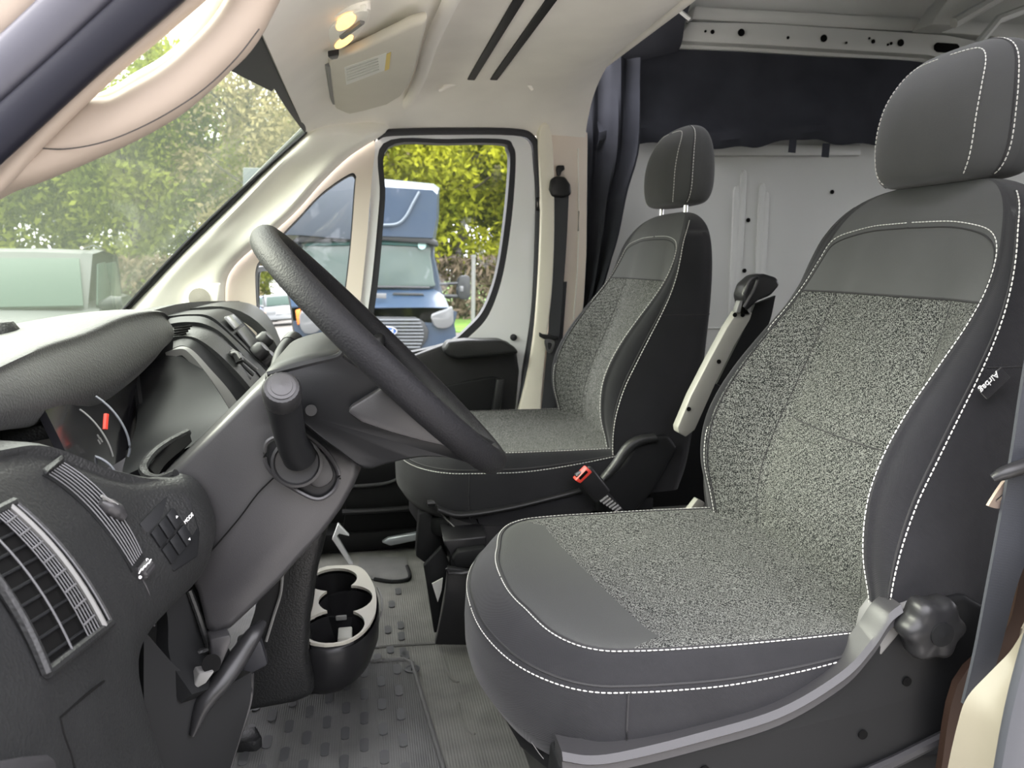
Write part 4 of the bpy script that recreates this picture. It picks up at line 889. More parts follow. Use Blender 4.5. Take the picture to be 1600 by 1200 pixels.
ti = bpy.data.objects['side_tag']
ta, tb, tc_ = W(1560, 583, .838), W(1533, 611, .838), W(1553, 606, .838)
flat_text('tag_lettering', 'Airbag', W(1545.5, 597, .838), tb-ta, W(1552, 604, .838)-W(1542, 594, .838), .0125, M['mark'], ti, .0004)
# instrument hood and cluster
crest = [(-170, 640, .72), (-80, 602, .83), (0, 564, .95), (60, 537, 1.07), (120, 518, 1.18), (180, 493, 1.30), (222, 485, 1.38), (244, 486, 1.43), (258, 496, 1.46)]
lipl = [(-190, 705, .72), (-90, 690, .82), (0, 673, .93), (60, 665, 1.05), (130, 645, 1.17), (175, 615, 1.27), (207, 586, 1.35), (236, 556, 1.42), (257, 538, 1.455)]
secs = []
for (ca, cb, cY), (la, lb, lY) in zip(crest, lipl):
    c = W(ca, cb, cY); l = W(la, lb, lY); h = c[2]-l[2]; d = np.array((0, 0, 0.))
    secs.append(cr([l, l*.75+c*.25+np.array((.30*h, 0, .0)), l*.45+c*.55+np.array((.30*h, 0, .02*h)), l*.15+c*.85+np.array((.12*h, 0, .03*h)), c, c+np.array((-.10, 0, -.004)), c+np.array((-.30, 0, -.045)), c+np.array((-.32, 0, -.065)), l*.3+c*.7+np.array((-.16, 0, -.005)), l+np.array((-.05, 0, .012))], 5, True))
secs = [np.array(q) for q in np.array([cr([x[i] for x in secs], 4) for i in range(len(secs[0]))]).transpose(1, 0, 2)]
obj('instrument_hood', loft(secs), M['hood'], dash, angle=60)
hl = [W(a, b, Y) for a, b, Y in ((250, 492, 1.455), (262, 500, 1.46), (270, 520, 1.46), (271, 545, 1.46), (261, 562, 1.455), (240, 573, 1.45), (218, 582, 1.44), (196, 592, 1.43), (200, 560, 1.43), (225, 520, 1.44))]
obj('hood_end', prism(hl, (-.02, .02, 0), .005, 2, smooth=3), M['dark'], dash)
obj('hood_bump', lathe([(.03, 0), (.03, .02), (.022, .032), (0, .036)], (-.52, 1.22, .80), (0, 0, 1)), M['dash'], dash)
cl = obj('instrument_cluster', shell([[W(70, 640, 1.0), W(140, 600, 1.15), W(215, 560, 1.36)], [W(95, 690, 1.0), W(150, 665, 1.15), W(214, 630, 1.36)], [W(120, 745, .98), W(180, 725, 1.13), W(215, 700, 1.3)]], .01, 4, 4), M['screen'], dash)
def dial(px, py, Y, rx, ry, a0, a1, r, m, n='dial_ring'):
    obj(n, tube([W(px+rx*math.cos(a)+ry*.5*math.sin(a), py+ry*math.sin(a), Y) for a in np.linspace(a0, a1, 20)], r, 6), m, cl)
gs = mat('dial_print', (.13, .14, .16), .4)
dial(150, 668, 1.12, 44, 58, -1.0, .9, .0016, gs); dial(146, 735, 1.08, 32, 24, -1.9, .3, .0018, gs); dial(128, 690, 1.08, 40, 60, -1.0, .4, .0012, M['grey'])
obj('needle', tube([W(166, 647, 1.105), W(165, 658, 1.10), W(164, 671, 1.095)], .0035, 6), mat('red_needle', (.62, .05, .03), .5), cl, label='red needle')
for a, b in ((127, 692), (130, 698), (154, 682), (158, 687), (164, 742), (155, 690)):
    obj('dial_mark', tube([W(a-2, b-3, 1.09), W(a+2, b+4, 1.09)], .0011, 5), M['grey'], cl)
obj('dial_bar', prism([W(a, b, 1.05) for a, b in ((93, 664), (97, 662), (116, 695), (105, 692), (91, 678))], (-.004, .01, 0), .001), M['grey'], cl)
obj('cluster_end', prism([W(a, b, 1.02) for a, b in ((0, 672), (75, 663), (79, 668), (79, 686), (0, 700))], (-.01, .02, 0), .003), M['dash'], dash)
obj('cluster_side', shell([[W(165, 606, 1.36), W(190, 600, 1.36), W(211, 597, 1.36)], [W(178, 625, 1.34), W(195, 625, 1.345), W(212, 625, 1.35)], [W(188, 642, 1.32), W(200, 650, 1.33), W(214, 655, 1.34)]], .004, 3, 3), mat('satin_bezel', (.10, .10, .115), .25), dash)
obj('cluster_shade', tube([W(a, b, Y) for a, b, Y in ((209, 575, 1.39), (214, 610, 1.36), (218, 640, 1.34), (222, 690, 1.28))], .007, 8, k=4), M['dark'], dash)
obj('binnacle_side', shell([
  [W(213, 585, 1.42), W(240, 566, 1.44), W(272, 547, 1.455), W(293, 551, 1.46)],
  [W(216, 620, 1.36), W(246, 604, 1.40), W(286, 585, 1.43), W(320, 581, 1.445)],
  [W(212, 668, 1.27), W(246, 650, 1.31), W(300, 634, 1.36), W(345, 618, 1.40)],
  [W(196, 716, 1.16), W(238, 690, 1.22), W(300, 668, 1.28), W(364, 648, 1.33)],
  [W(190, 745, 1.06), W(228, 728, 1.10), W(292, 700, 1.17), W(380, 660, 1.24)]], .02, 5, 5), M['dash_smooth'], dash)
obj('column_slot_rim', tube([W(a, b, Y) for a, b, Y in ((293, 676, 1.18), (262, 692, 1.13), (240, 708, 1.09), (227, 724, 1.06), (224, 735, 1.045), (232, 745, 1.03), (252, 748, 1.01), (275, 740, 1.0))], .006, 8, k=4), M['dash'], dash)
obj('slot_gap', shell([[W(296, 676, 1.16), W(300, 690, 1.15)], [W(255, 702, 1.11), W(262, 722, 1.09)], [W(232, 730, 1.06), W(246, 744, 1.04)]], .01, 4, 3), M['hole'], dash)

# centre stack: bands extruded across the van
def band_patch(n, cols, m, th=.012, kv=3):
    return obj(n, shell([[W(a, b, Y) for (a, b), Y in zip(col, [y]*len(col))] for col, y in cols], th, kv, 5), M[m], dash)
band_patch('arch_inner', [([(266, 546), (285, 540), (303, 549), (331, 579), (359, 611), (385, 650)], 1.467), ([(264, 536), (285, 529), (308, 534), (341, 562), (380, 604), (412, 648)], 1.505)], 'dash_smooth')
band_patch('light_lip', [([(258, 551), (282, 545), (296, 552), (321, 581), (346, 618), (370, 660)], 1.448), ([(266, 547), (285, 541), (303, 549), (331, 579), (359, 611), (385, 650)], 1.466)], 'grey')
vf = band_patch('vent_face', [([(262, 528), (285, 525), (310, 530), (345, 556), (385, 598), (415, 640)], 1.508), ([(260, 513), (290, 509), (322, 513), (352, 530), (403, 586), (430, 625)], 1.61)], 'dash')
band_patch('arch_outer', [([(258, 507), (290, 503), (322, 507), (355, 528), (406, 586), (432, 626)], 1.61), ([(256, 499), (290, 494), (326, 498), (364, 528), (414, 578), (440, 612)], 1.66)], 'dash_smooth')
sf = band_patch('stack_face', [([(262, 494), (295, 491), (330, 495), (368, 528), (418, 580), (440, 606)], 1.67), ([(270, 486), (320, 484), (358, 486), (398, 522), (426, 562), (445, 590)], 1.88)], 'dash_smooth')
for k in range(4):
    obj('vent_slit', tube([W(272, 513+4*k, 1.55-.012*k), W(300-3*k, 509+4*k, 1.55-.012*k)], .0025, 6), M['hole'], vf)
for k in range(9):
    f = k/8; obj('vent_slat', tube([W(333+10*f, 556-20*f, 1.515+.08*f)+np.array((.003, 0, .003)), W(352+16*f, 577-24*f, 1.515+.08*f)+np.array((.003, 0, .003)), W(382+18*f, 606-26*f, 1.515+.08*f)+np.array((.003, 0, .003))], .0024, 6), M['dark' if k % 2 else 'slat'], vf)
obj('vent_tab', tube([W(363, 552, 1.56), W(371, 556, 1.55), W(375, 566, 1.545)], .009, 8), M['gloss_black'], vf)
obj('tab_rim', tube([W(361, 552, 1.545), W(369, 551, 1.545), W(376, 560, 1.54)], .003, 6, k=3), M['grey'], vf)
obj('display', prism([W(a, b, Y) for a, b, Y in ((349, 497, 1.70), (362, 493, 1.82), (377, 508, 1.80), (366, 516, 1.70))], (.004, 0, .004), .002), mat('radio_display', (.22, .22, .23), .2), sf)
obj('button_strip', prism([W(a, b, Y) for a, b, Y in ((368, 519, 1.70), (380, 511, 1.80), (406, 545, 1.80), (394, 552, 1.70))], (.004, 0, .004), .002), M['gloss_black'], sf)
for a, b, Y in ((401, 553, 1.70), (409, 535, 1.82), (414, 565, 1.72)):
    obj('climate_knob', lathe([(.019, 0), (.018, .018), (.013, .024), (0, .025)], W(a, b, Y), (.75, -.1, .65), 20), M['gloss_black'], sf)
obj('knob_highlight', tube([W(385, 545, 1.69), W(388, 541, 1.72)], .003, 6), M['chrome'], sf)
obj('top_pad', shell([[(-.74, 1.44, .755), (-.74, 1.9, .755), (-.70, 2.38, .755)], [(-.55, 1.44, .80), (-.55, 1.9, .80), (-.50, 2.38, .79)], [(-.40, 1.44, .822), (-.40, 1.9, .822), (-.36, 2.38, .80)]], .02, 4, 4, toward=(.5, 1.6, 1.4)), M['dash'], dash)
obj('passenger_panel', shell([[(-.45, 1.90, .80), (-.45, 2.15, .80), (-.45, 2.36, .79)], [(-.33, 1.90, .812), (-.33, 2.15, .81), (-.33, 2.36, .79)], [(-.25, 1.90, .775), (-.26, 2.15, .775), (-.28, 2.36, .75)], [(-.20, 1.90, .69), (-.22, 2.15, .68), (-.25, 2.36, .66)], [(-.20, 1.90, .55), (-.22, 2.15, .55), (-.25, 2.36, .54)], [(-.30, 1.90, .42), (-.30, 2.15, .42), (-.30, 2.36, .42)]], .02, 4, 4, toward=(.5, 1.6, 1.4)), M['dash'], dash)
obj('windshield_ledge', shell([[(-.86, .70, .70), (-.86, 1.6, .70), (-.86, 2.42, .70)], [(-.72, .70, .752), (-.76, 1.6, .755), (-.72, 2.42, .752)], [(-.44, .70, .79), (-.44, 1.5, .79), (-.45, 2.42, .782)]], .02, 4, 4, toward=(.5, 1.6, 1.4)), M['dash'], dash)

# lower dash: pocket, bracket and column foot
obj('knee_pocket', shell([[W(248, 905, 1.0), W(296, 880, 1.04), W(330, 900, 1.08)], [W(262, 965, 1.0), W(308, 950, 1.04), W(340, 960, 1.08)], [W(266, 1030, .98), W(326, 1012, 1.04), W(352, 1000, 1.08)], [W(300, 1085, .96), W(340, 1072, 1.0), W(380, 1060, 1.06)]], .02, 4, 4), M['dark'], dash)
obj('pocket_edge', tube([W(296, 922, 1.03), W(310, 960, 1.03), W(325, 1006, 1.03), W(326, 1014, 1.03), (W(300, 1022, 1.02)), W(268, 1031, 1.0)], .0045, 8, k=4), M['dash'], dash)
obj('release_bracket', prism(WL([(328, 999), (360, 992), (362, 1004), (354, 1022), (342, 1050), (332, 1048), (330, 1020)], 1.0), (-.01, .03, 0), .003), M['shroud'], dash)
obj('bracket_lip', prism(WL([(303, 1072), (312, 1052), (336, 1049), (322, 1068), (306, 1077)], .975), (-.01, .02, 0), .002), M['grey'], dash)
obj('bracket_hole', disc(W(330, 1037, .985), (.4, -1, .5), .012), M['hole'], dash)
obj('knee_bracket', tube([W(412, 972, 1.05), W(396, 992, 1.035), (W(372, 1028, 1.02)), W(345, 1066, 1.0), W(318, 1100, .985), W(300, 1150, .97)], [.006, .013, .016, .016, .014, .004], 14, k=5, flat=.8), M['gloss_black'], dash)
obj('lower_ledge', prism([onface(a, b, .03) for a, b in ((-40, 1194), (40, 1180), (76, 1177), (88, 1186), (96, 1230), (-40, 1240))], (-.01, .0, -.004), .003), M['shroud'], dash)
obj('kick_panel', shell([[W(225, 985, .95), W(285, 1050, .98), W(340, 1075, 1.0), W(393, 1050, 1.04)], [W(225, 1090, .94), W(285, 1115, .97), W(342, 1125, 1.0), W(391, 1095, 1.03)], [W(232, 1200, .94), W(280, 1205, .96), W(328, 1195, .99), W(372, 1162, 1.02)], [W(240, 1330, .94), W(270, 1330, .95), W(300, 1330, .97), W(332, 1290, 1.0)]], .02, 5, 5), M['dark'], dash)
obj('panel_edge', tube(cr([W(394, 1052, 1.05), W(393, 1085, 1.05), W(385, 1120, 1.04), W(370, 1165, 1.03), W(356, 1215, 1.02)], 4), .0025, 6), M['shroud'], dash)
obj('centre_foot', prism([W(a, b, 1.36) for a, b in ((562, 722), (545, 770), (518, 808), (498, 888), (486, 960), (482, 1030), (494, 1088), (460, 1102), (372, 1118), (380, 1060), (402, 1000), (424, 930), (444, 878), (468, 830), (500, 770))], (-.02, .34, 0), .02, 3), M['dash'], dash)
pd = thing('brake_pedal', 'dark brake pedal arm with painted edge highlight hanging under the steering column', 'pedal', W(420, 1000, 1.22))
obj('arm', loft([[p+np.array(q) for q in ((-.02, 0, 0), (.018, 0, 0), (.018, .02, 0), (-.02, .02, 0))] for p in cr(WL([(434, 850), (432, 910), (422, 945), (408, 985), (396, 1020)], 1.22), 4)]), M['dark'], pd)
obj('arm_highlight', tube(WL([(442, 880), (441, 905), (438, 930), (428, 962), (416, 1002)], 1.215), .0025, 6, k=4), M['grey'], pd)  # grey tube stands in for the highlight along the arm
obj('pad', prism([W(a, b, 1.18) for a, b in ((370, 1010), (408, 1000), (420, 1040), (380, 1060))], (-.01, .06, -.01), .006), M['rubber'], pd)
rb = thing('foot_rest', 'small black rubber foot rest block on the dark driver mat', 'foot rest', WZ(390, 1145, 0))
obj('block', prism([np.array(WZ(a, b, .03)) for a, b in ((366, 1160), (372, 1140), (400, 1132), (410, 1150), (400, 1158))], (0, 0, -.025), .006), M['dash'], rb)

# ================================================================ STEERING COLUMN, STALKS, WHEEL
col = thing('steering_column', 'grey black steering column shroud behind the wheel', 'steering column', W(400, 850, 1.13))
so = [(236, 772), (286, 716), (350, 652), (418, 588), (436, 612), (448, 648), (500, 682), (563, 716), (546, 770), (510, 822), (470, 866), (420, 920), (338, 988), (312, 920), (276, 850)]
sh = np.array(WL(so, 1.045)); c0 = sh.mean(0); secs = []
shs = cr(sh, 3, True)
for y, s in ((1.018, .90), (1.021, .955), (1.028, .985), (1.045, 1.0), (1.08, 1.008), (1.19, 1.008), (1.225, .98), (1.24, .9)):
    secs.append([np.array((c0[0]+(p[0]-c0[0])*s, y, c0[2]+(p[2]-c0[2])*s)) for p in shs])
obj('shroud', loft(secs), M['shroud'], col, angle=60)
obj('split_line', tube(WL([(322, 870), (372, 812), (402, 772), (428, 746)], 1.014), .0011, 6, k=3), M['hole'], col)
be = obj('stalk_bezel', prism(WL([(414, 700), (420, 688), (436, 682), (470, 678), (484, 684), (510, 706), (526, 730), (530, 748), (522, 766), (506, 778), (490, 779), (470, 770), (440, 752), (424, 738), (415, 722)], 1.008), (0, .02, 0), .006, 3, smooth=3), M['dash_smooth'], col)
obj('bezel_rim', tube(cr(WL([(414, 700), (420, 688), (436, 682), (470, 678), (484, 684), (510, 706), (526, 730), (530, 748), (522, 766), (506, 778), (490, 779), (470, 770), (440, 752), (424, 738), (415, 722)], 1.004), 3, True), .0028, 6, closed=True), M['shroud'], be)
obj('bezel_cover', prism(WL([(440, 727), (470, 700), (498, 702), (518, 730), (520, 748), (508, 760), (492, 762), (470, 748)], 1.000), (0, .01, 0), .003, 2, smooth=3), M['gloss_black'], be)
ls = obj('light_stalk', tube([W(468, 712, 1.0), W(456, 690, .972), W(447, 650, .935), W(441, 622, .905)], [.022, .019, .020, .0205], 20, k=4), M['dash_smooth'], col)
kx = W(441, 622, .905); kd = unit(np.array(ray(443, 598))*-1+np.array((0, 0, .55)))
kb = obj('stalk_knob', lathe([(.0195, -.004), (.0215, .002), (.0218, .012), (.0215, .024), (.019, .029), (.015, .030)], kx, kd, 48, 24, .012), M['gloss_black'], ls)
obj('knob_ring', lathe([(.0155, .0295), (.0158, .032), (.0125, .0325)], kx, kd, 32), M['shroud'], kb)
obj('knob_cap', lathe([(.0128, .030), (.0118, .0335), (0, .0345)], kx, kd, 32), M['shroud'], kb)
obj('stalk_base', lathe([(.0325, 0), (.0325, .006), (.029, .007), (.027, .003), (.02, .002)], W(464, 722, 1.0), (.05, -1, .1), 28), M['gloss_black'], ls)
obj('wiper_stalk', tube([W(432, 600, 1.25), W(436, 570, 1.30), W(444, 548, 1.34), W(458, 532, 1.38)], [.015, .013, .013, .014], 14, k=4), M['dash_smooth'], col)
obj('wiper_knob', lathe([(.017, 0), (.018, .01), (.017, .022), (.01, .026)], W(453, 540, 1.365), W(466, 524, 1.40)-W(453, 540, 1.365), 20), M['gloss_black'], col)

wh = thing('steering_wheel', 'black grained steering wheel seen edge on from the driver side', 'steering wheel', (.0, 1.13, .77))
a, b = W(414, 371, 1.13), W(768, 711, 1.13)
C = (a+b)/2; t1 = unit(b-a); RW = np.linalg.norm(b-a)/2-.002; t2 = np.array((0, 1, 0.)); nrm = np.cross(t2, t1); nrm = nrm if nrm[2] > 0 else -nrm
obj('rim', tube([C+RW*(math.cos(q)*t1+math.sin(q)*t2) for q in np.linspace(0, 2*math.pi, 96, endpoint=False)], .0182, 20, closed=True, up=tuple(nrm), flat=1.08), M['rim'], wh, angle=80)
ho = [(418, 584), (430, 566), (470, 552), (526, 543), (545, 553), (600, 590), (660, 640), (716, 690), (744, 716), (716, 708), (690, 703), (652, 703), (605, 712), (570, 720), (530, 693), (492, 665), (456, 632), (438, 608)]
hm = cr(WL(ho, 1.01), 3, True); hc = hm.mean(0); secs = []
for y, s in ((.962, .93), (.968, .985), (.985, 1.0), (1.05, 1.0), (1.20, 1.0), (1.275, 1.0), (1.29, .96)):
    secs.append([np.array((hc[0]+(p[0]-hc[0])*s, y, hc[2]+(p[2]-hc[2])*s)) for p in hm])
hub = obj('hub', loft(secs), M['dash_smooth'], wh, angle=60)
obj('spoke', tube([C+t2*(RW-.005), C+t2*(RW-.04)-nrm*.01, C+t2*(RW-.09)-nrm*.03], [.010, .012, .025], 10), M['dash_smooth'], wh)
obj('spoke', tube([C+t1*(RW-.005), C+t1*(RW-.05)-nrm*.01, C+t1*.08-nrm*.04], [.018, .016, .02], 10, flat=1.6, up=tuple(t2)), M['dash_smooth'], wh)
obj('spoke_cover', prism(WL([(543, 645), (548, 636), (594, 608), (604, 607), (650, 640), (668, 655), (690, 664), (715, 690), (733, 706), (700, 699), (660, 690), (610, 676), (566, 661)], .945), (0, .022, 0), .004, 2), M['shroud'], wh)
obj('spoke_slot', prism(WL([(598, 609), (606, 604), (622, 612), (648, 634), (668, 655), (652, 648), (626, 630)], .942), (0, .008, 0), .001), M['hole'], wh)
obj('screw_cover', disc(W(486, 641, .957), (.1, -1, .1), .007, .002), M['gloss_black'], wh)
obj('cover_edge', tube(WL([(418, 585), (436, 580), (490, 566), (527, 557), (537, 546)], .964), .004, 6, k=3), M['dash_smooth'], wh)
obj('airbag_cover', loft([[p+np.array(q) for q in ((0, -.012, -.008), (0, .012, -.008), (0, .012, .006), (0, -.012, .006))] for p in cr([W(470, 548, 1.25), W(486, 540, 1.25), W(510, 525, 1.25), W(530, 512, 1.25)], 4)]), M['dash_smooth'], wh)
obj('far_spoke_plate_lit', prism([W(a, b, 1.26) for a, b in ((469, 549), (474, 542), (500, 527), (528, 511), (536, 520), (540, 540), (500, 549), (480, 552))], (0, .02, 0), .004, 2), M['grey'], wh)  # paler than the other spokes, colour stands in for sky light on top

# ================================================================ CUP HOLDER CONSOLE
zt = .20
con = thing('cup_holder', 'black floor console with beige top and three cup wells', 'console', (-.05, 1.58, 0))
po = [WZ(a, b, zt)[:2] for a, b in ((499, 888), (540, 883), (560, 885), (574, 896), (586, 920), (588, 946), (582, 968), (566, 988), (544, 1001), (520, 1006), (500, 1006), (480, 999), (483, 970), (489, 945), (493, 918))]
po = [tuple(p) for p in cr(po, 3, True)]
cups = [(WZ(521, 905, zt), .053), (WZ(540, 935, zt), .057), (WZ(522, 977, zt), .060)]
def to3(x, y): return (x, y, zt)
area_cut = []
holes = [[(c[0]+r*math.cos(q), c[1]+r*1.2*math.sin(q)) for q in np.linspace(0, 2*math.pi, 28, endpoint=False)] for c, r in cups]
pw = sheet_holes(po, holes, to3, (0, 0, -.006))
obj('top_plate', pw, mat('pale_console_top', (.50, .48, .41), .5), con, smooth=False)
pc = np.array([(x, y, zt) for x, y in po]); cc = pc.mean(0)
obj('body', loft([[np.array((cc[0]+(p[0]-cc[0])*s+dx, cc[1]+(p[1]-cc[1])*s+dy, z)) for p in pc] for z, s, dx, dy in ((zt-.125, .70, -.03, 0), (zt-.115, .86, -.02, 0), (zt-.095, .98, -.008, 0), (zt-.06, 1.05, 0, 0), (zt-.02, 1.07, 0, 0), (zt-.010, 1.04, 0, 0))], cap=False), M['gloss_black'], con)
obj('body_floor', prism([np.array((cc[0]+(p[0]-cc[0])*.72-.03, cc[1]+(p[1]-cc[1])*.72, zt-.112)) for p in pc], (0, 0, -.012), .004), M['dark'], con)
for c, r in cups:
    obj('cup_well', (lambda g: g)(loft([[np.array((c[0]+rr*math.cos(q), c[1]+rr*1.2*math.sin(q), z)) for q in np.linspace(0, 2*math.pi, 28, endpoint=False)] for z, rr in ((zt-.012, r*.985), (zt-.05, r*.93), (zt-.09, r*.88))], cap=False)), M['gloss_black'], con)
obj('coin_slot', box(np.array(WZ(530, 985, zt))+np.array((.01, .02, -.045)), (.028, .05, .06), .003), mat('pale_divider', (.36, .36, .31), .5), con)
obj('well_clip', box(np.array(WZ(533, 961, zt))+np.array((.0, .0, -.006)), (.022, .006, .01), .002), M['grey'], con)
obj('front_lip', tube([WZ(481, 1000, zt-.012), WZ(500, 1016, zt-.02), WZ(525, 1016, zt-.02), WZ(552, 1003, zt-.012)], [.004, .012, .012, .005], 10, k=4), M['shroud'], con)
obj('side_line', tube([WZ(590, 918, zt-.012), WZ(596, 935, zt-.02), WZ(596, 955, zt-.03), WZ(590, 975, zt-.05)], .0022, 6, k=3), M['grey'], con)

# ================================================================ FLOOR MAT
fm_ = thing('floor_mat', 'black ribbed rubber driver floor mat with oval studs', 'floor mat', (-.1, 1.35, 0))
mo = [(-.42, .86), (.20, .86), (.118, 1.26), (.085, 1.645), (.070, 1.665), (.055, 1.672), (-.36, 1.69), (-.42, 1.6)]
obj('sheet', prism([(x, y, .001) for x, y in mo], (0, 0, .007), .003), M['mat'], fm_)
obj('raised_border', tube([(x, y, .009) for x, y in [(.165, .90), (.116, 1.26), (.083, 1.645), (.068, 1.664), (.055, 1.668), (-.34, 1.685)]], .0055, 8), M['mat'], fm_)
sm = mesh_of('stud', *[(lambda g: (g[0], g[1]))(prism([(.0085*math.cos(q), .012*(1 if math.sin(q) >= 0 else -1)+.0085*math.sin(q), 0) for q in np.linspace(0, 2*math.pi, 14, endpoint=False)], (0, 0, .0032)))][0], M['stud'])
for i in range(15):
    for j in range(9):
        x = .048-.0365*i; y = 1.625-.088*j-(.044 if i % 2 else 0)
        if y < .95: continue
        o = link('stud', sm, fm_); o.location = (x-fm_.location[0], y-fm_.location[1], .007)
fx = obj('mat_fixing', lathe([(.017, 0), (.017, .003), (.013, .004), (.012, .002), (0, .002)], WZ(644, 1046, .008), (0, 0, 1)), M['stud'], fm_)
obj('fixing_slot', box(np.array(WZ(644, 1046, .0105)), (.004, .012, .002)), M['hole'], fx)
fl = bpy.data.objects['floor']
obj('floor_edge', tube([WZ(690, 1004, .002), WZ(610, 1009, .002), WZ(580, 1012, .002)], .004, 6), M['floor'], fl)
for pts in ([(693, 1026), (700, 1050), (706, 1062), (716, 1066)], [(716, 1098), (724, 1130), (732, 1142), (742, 1147)]):
    obj('floor_rib', tube([WZ(a, b, .001) for a, b in pts], .0028, 6, k=3), M['floor'], fl)
for a, b in ((610, 1015), (630, 1020), (634, 1025), (627, 995), (606, 985), (626, 978), (590, 1030), (612, 945), (622, 925)):
    o = link('floor_stud', sm, fl); o.location = tuple(np.array(WZ(a, b, 0)))
obj('far_mat_edge', tube([WZ(585, 905, .004), WZ(612, 909, .004), WZ(636, 906, .004), WZ(640, 898, .004), WZ(636, 885, .004)], .006, 6, k=3), M['dark'], fl)
obj('far_mat', prism([WZ(a, b, .001) for a, b in ((560, 905), (612, 909), (636, 906), (640, 898), (634, 872), (560, 872))], (0, 0, .004)), M['mat'], fl)
# ================================================================ OUTSIDE
GZ = -.75
struct('ground', box((20, 40, GZ-.05), (260, 140, .1)), M['asphalt'])
struct('bounce_slab', box((1.0, -3.2, GZ+.005), (11, 10.6, .03)), M['bounce_concrete'])  # unseen pale slab, added to bounce light up into the cab
struct('lawn', prism([(3.6, 15.5, GZ), (13, 15.5, GZ), (13, 60, GZ), (-60, 60, GZ), (-60, 21, GZ), (-6, 20.5, GZ), (1.2, 19, GZ)], (0, 0, .03)), M['grass'])

# --- blue box truck (front towards the van)
TY = 9.6
tk = thing('box_truck', 'blue box delivery truck parked facing the passenger window', 'truck', (W(590, 500, TY)[0], TY+2, GZ))
def TP(l, dy=0): return [p+np.array((0, dy, 0)) for p in WL(l, TY)]
obj('box_front', loft([TP([(380, 258), (470, 262), (600, 275), (682, 283), (691, 290), (690, 340), (684, 376), (600, 372), (470, 368), (380, 366)], d) if d > .2 else TP([(386, 280), (470, 283), (600, 292), (676, 297), (683, 304), (682, 340), (676, 372), (600, 369), (470, 366), (386, 364)], d) for d in (.0, .35, 3.8)]), M['truck'], tk, angle=25)
obj('box_side', prism(TP([(380, 262), (470, 265), (560, 271), (555, 375), (470, 368), (380, 366)], -.02), (0, .05, 0), .01), M['truck_grey'], tk)
obj('attic_crease', tube(TP([(594, 352), (620, 350), (634, 338), (646, 316), (655, 300)], -.03), .018, 6, k=4), mat('pale_crease', (.13, .16, .19), .4), tk)
obj('header_strip', prism(TP([(452, 378), (474, 366), (600, 366), (670, 370), (684, 376), (686, 386), (670, 381), (600, 376), (474, 379)], .02), (0, .3, 0), .02), M['truck_black'], tk)
cabf = [(446, 404), (474, 370), (600, 370), (676, 374), (683, 400), (692, 440), (700, 480), (705, 520), (705, 560), (695, 575), (460, 575), (440, 520), (438, 460)]
obj('cab', loft([[c+(p-c)*s+np.array((0, d, 0)) for p in cr(TP(cabf), 3, True)] for d, s, c in ((.25, .96, np.mean(TP(cabf), 0)), (.35, 1.0, np.mean(TP(cabf), 0)), (2.2, 1.0, np.mean(TP(cabf), 0)))]), M['truck'], tk)
ws_ = obj('windshield', prism(TP([(462, 448), (472, 386), (480, 378), (600, 374), (668, 378), (674, 400), (680, 440), (676, 449), (600, 450)], .12), (0, .2, .0), .02, smooth=2), M['truck_glass'], tk)
obj('sun_band', prism(TP([(474, 384), (480, 378), (600, 374), (668, 378), (671, 386), (600, 382)], .09), (0, .05, 0), .005), mat('teal_band', (.02, .09, .085), .3), ws_)
obj('wiper', tube(TP([(578, 449), (620, 449), (672, 450)], .08), .02, 6), M['truck_black'], ws_)
obj('inspection_sticker', lathe([(.05, 0), (.05, .01)], TP([(660, 383)], .08)[0], (0, -1, 0)), mat('pale_green_sticker', (.4, .62, .58), .5), ws_)
obj('hood', loft([[p for p in TP(o, d)] for o, d in (([(452, 452), (560, 452), (680, 452), (684, 456), (684, 458), (560, 459), (452, 459)], .15), ([(448, 458), (560, 459), (690, 460), (694, 470), (692, 476), (560, 476), (446, 476)], -.25), ([(446, 474), (560, 476), (694, 476), (700, 490), (694, 500), (560, 494), (444, 496)], -.55))]), M['truck'], tk)
obj('hood_scoop', prism(TP([(613, 456), (658, 457), (660, 460), (612, 459)], -.28), (0, .03, 0), .004), M['truck_black'], tk)
obj('hood_plate', prism(TP([(580, 456), (602, 456), (602, 464), (580, 463)], -.45), (0, .02, 0), .004), M['truck_lens'], tk)
nose = [(440, 480), (560, 478), (694, 478), (702, 500), (705, 530), (700, 560), (560, 575), (450, 575), (438, 530)]
obj('nose', loft([[p+np.array((0, d, 0)) for p in cr(TP(nose), 3, True)] for d in (-.55, .4)]), M['truck'], tk)
gr = obj('grille_surround', prism(TP([(560, 489), (644, 490), (657, 497), (664, 510), (662, 522), (650, 540), (560, 544)], -.60), (0, .06, 0), .02), M['truck_black'], tk)
for k in range(9):
    obj('grille_bar', tube(TP([(560, 494+5*k), (650+6*math.sin(k/8*3), 494+5*k)], -.62), .012, 6), mat('grille_grey', (.10, .11, .12), .5) if k == 0 else bpy.data.materials['grille_grey'], gr)
ov = obj('badge', lathe([(.0, -.0), (.01, .0), (.01, .01)], TP([(602, 510)], -.62)[0], (0, -1, 0), 8) if False else prism([TP([(602, 510)], -.66)[0]+np.array((.115*math.cos(q), 0, .052*math.sin(q))) for q in np.linspace(0, 2*math.pi, 32, endpoint=False)], (0, .03, 0), .006), M['oval'], gr)
obj('badge_rim', tube([TP([(602, 510)], -.665)[0]+np.array((.113*math.cos(q), 0, .051*math.sin(q))) for q in np.linspace(0, 2*math.pi, 40, endpoint=False)], .008, 6, closed=True, up=(0, 1, 0)), M['chrome'], gr)
flat_text('badge_lettering', 'Ford', TP([(602, 510)], -.668)[0], (1, 0, 0), (0, 0, 1), .075, M['mark'], gr, .002)
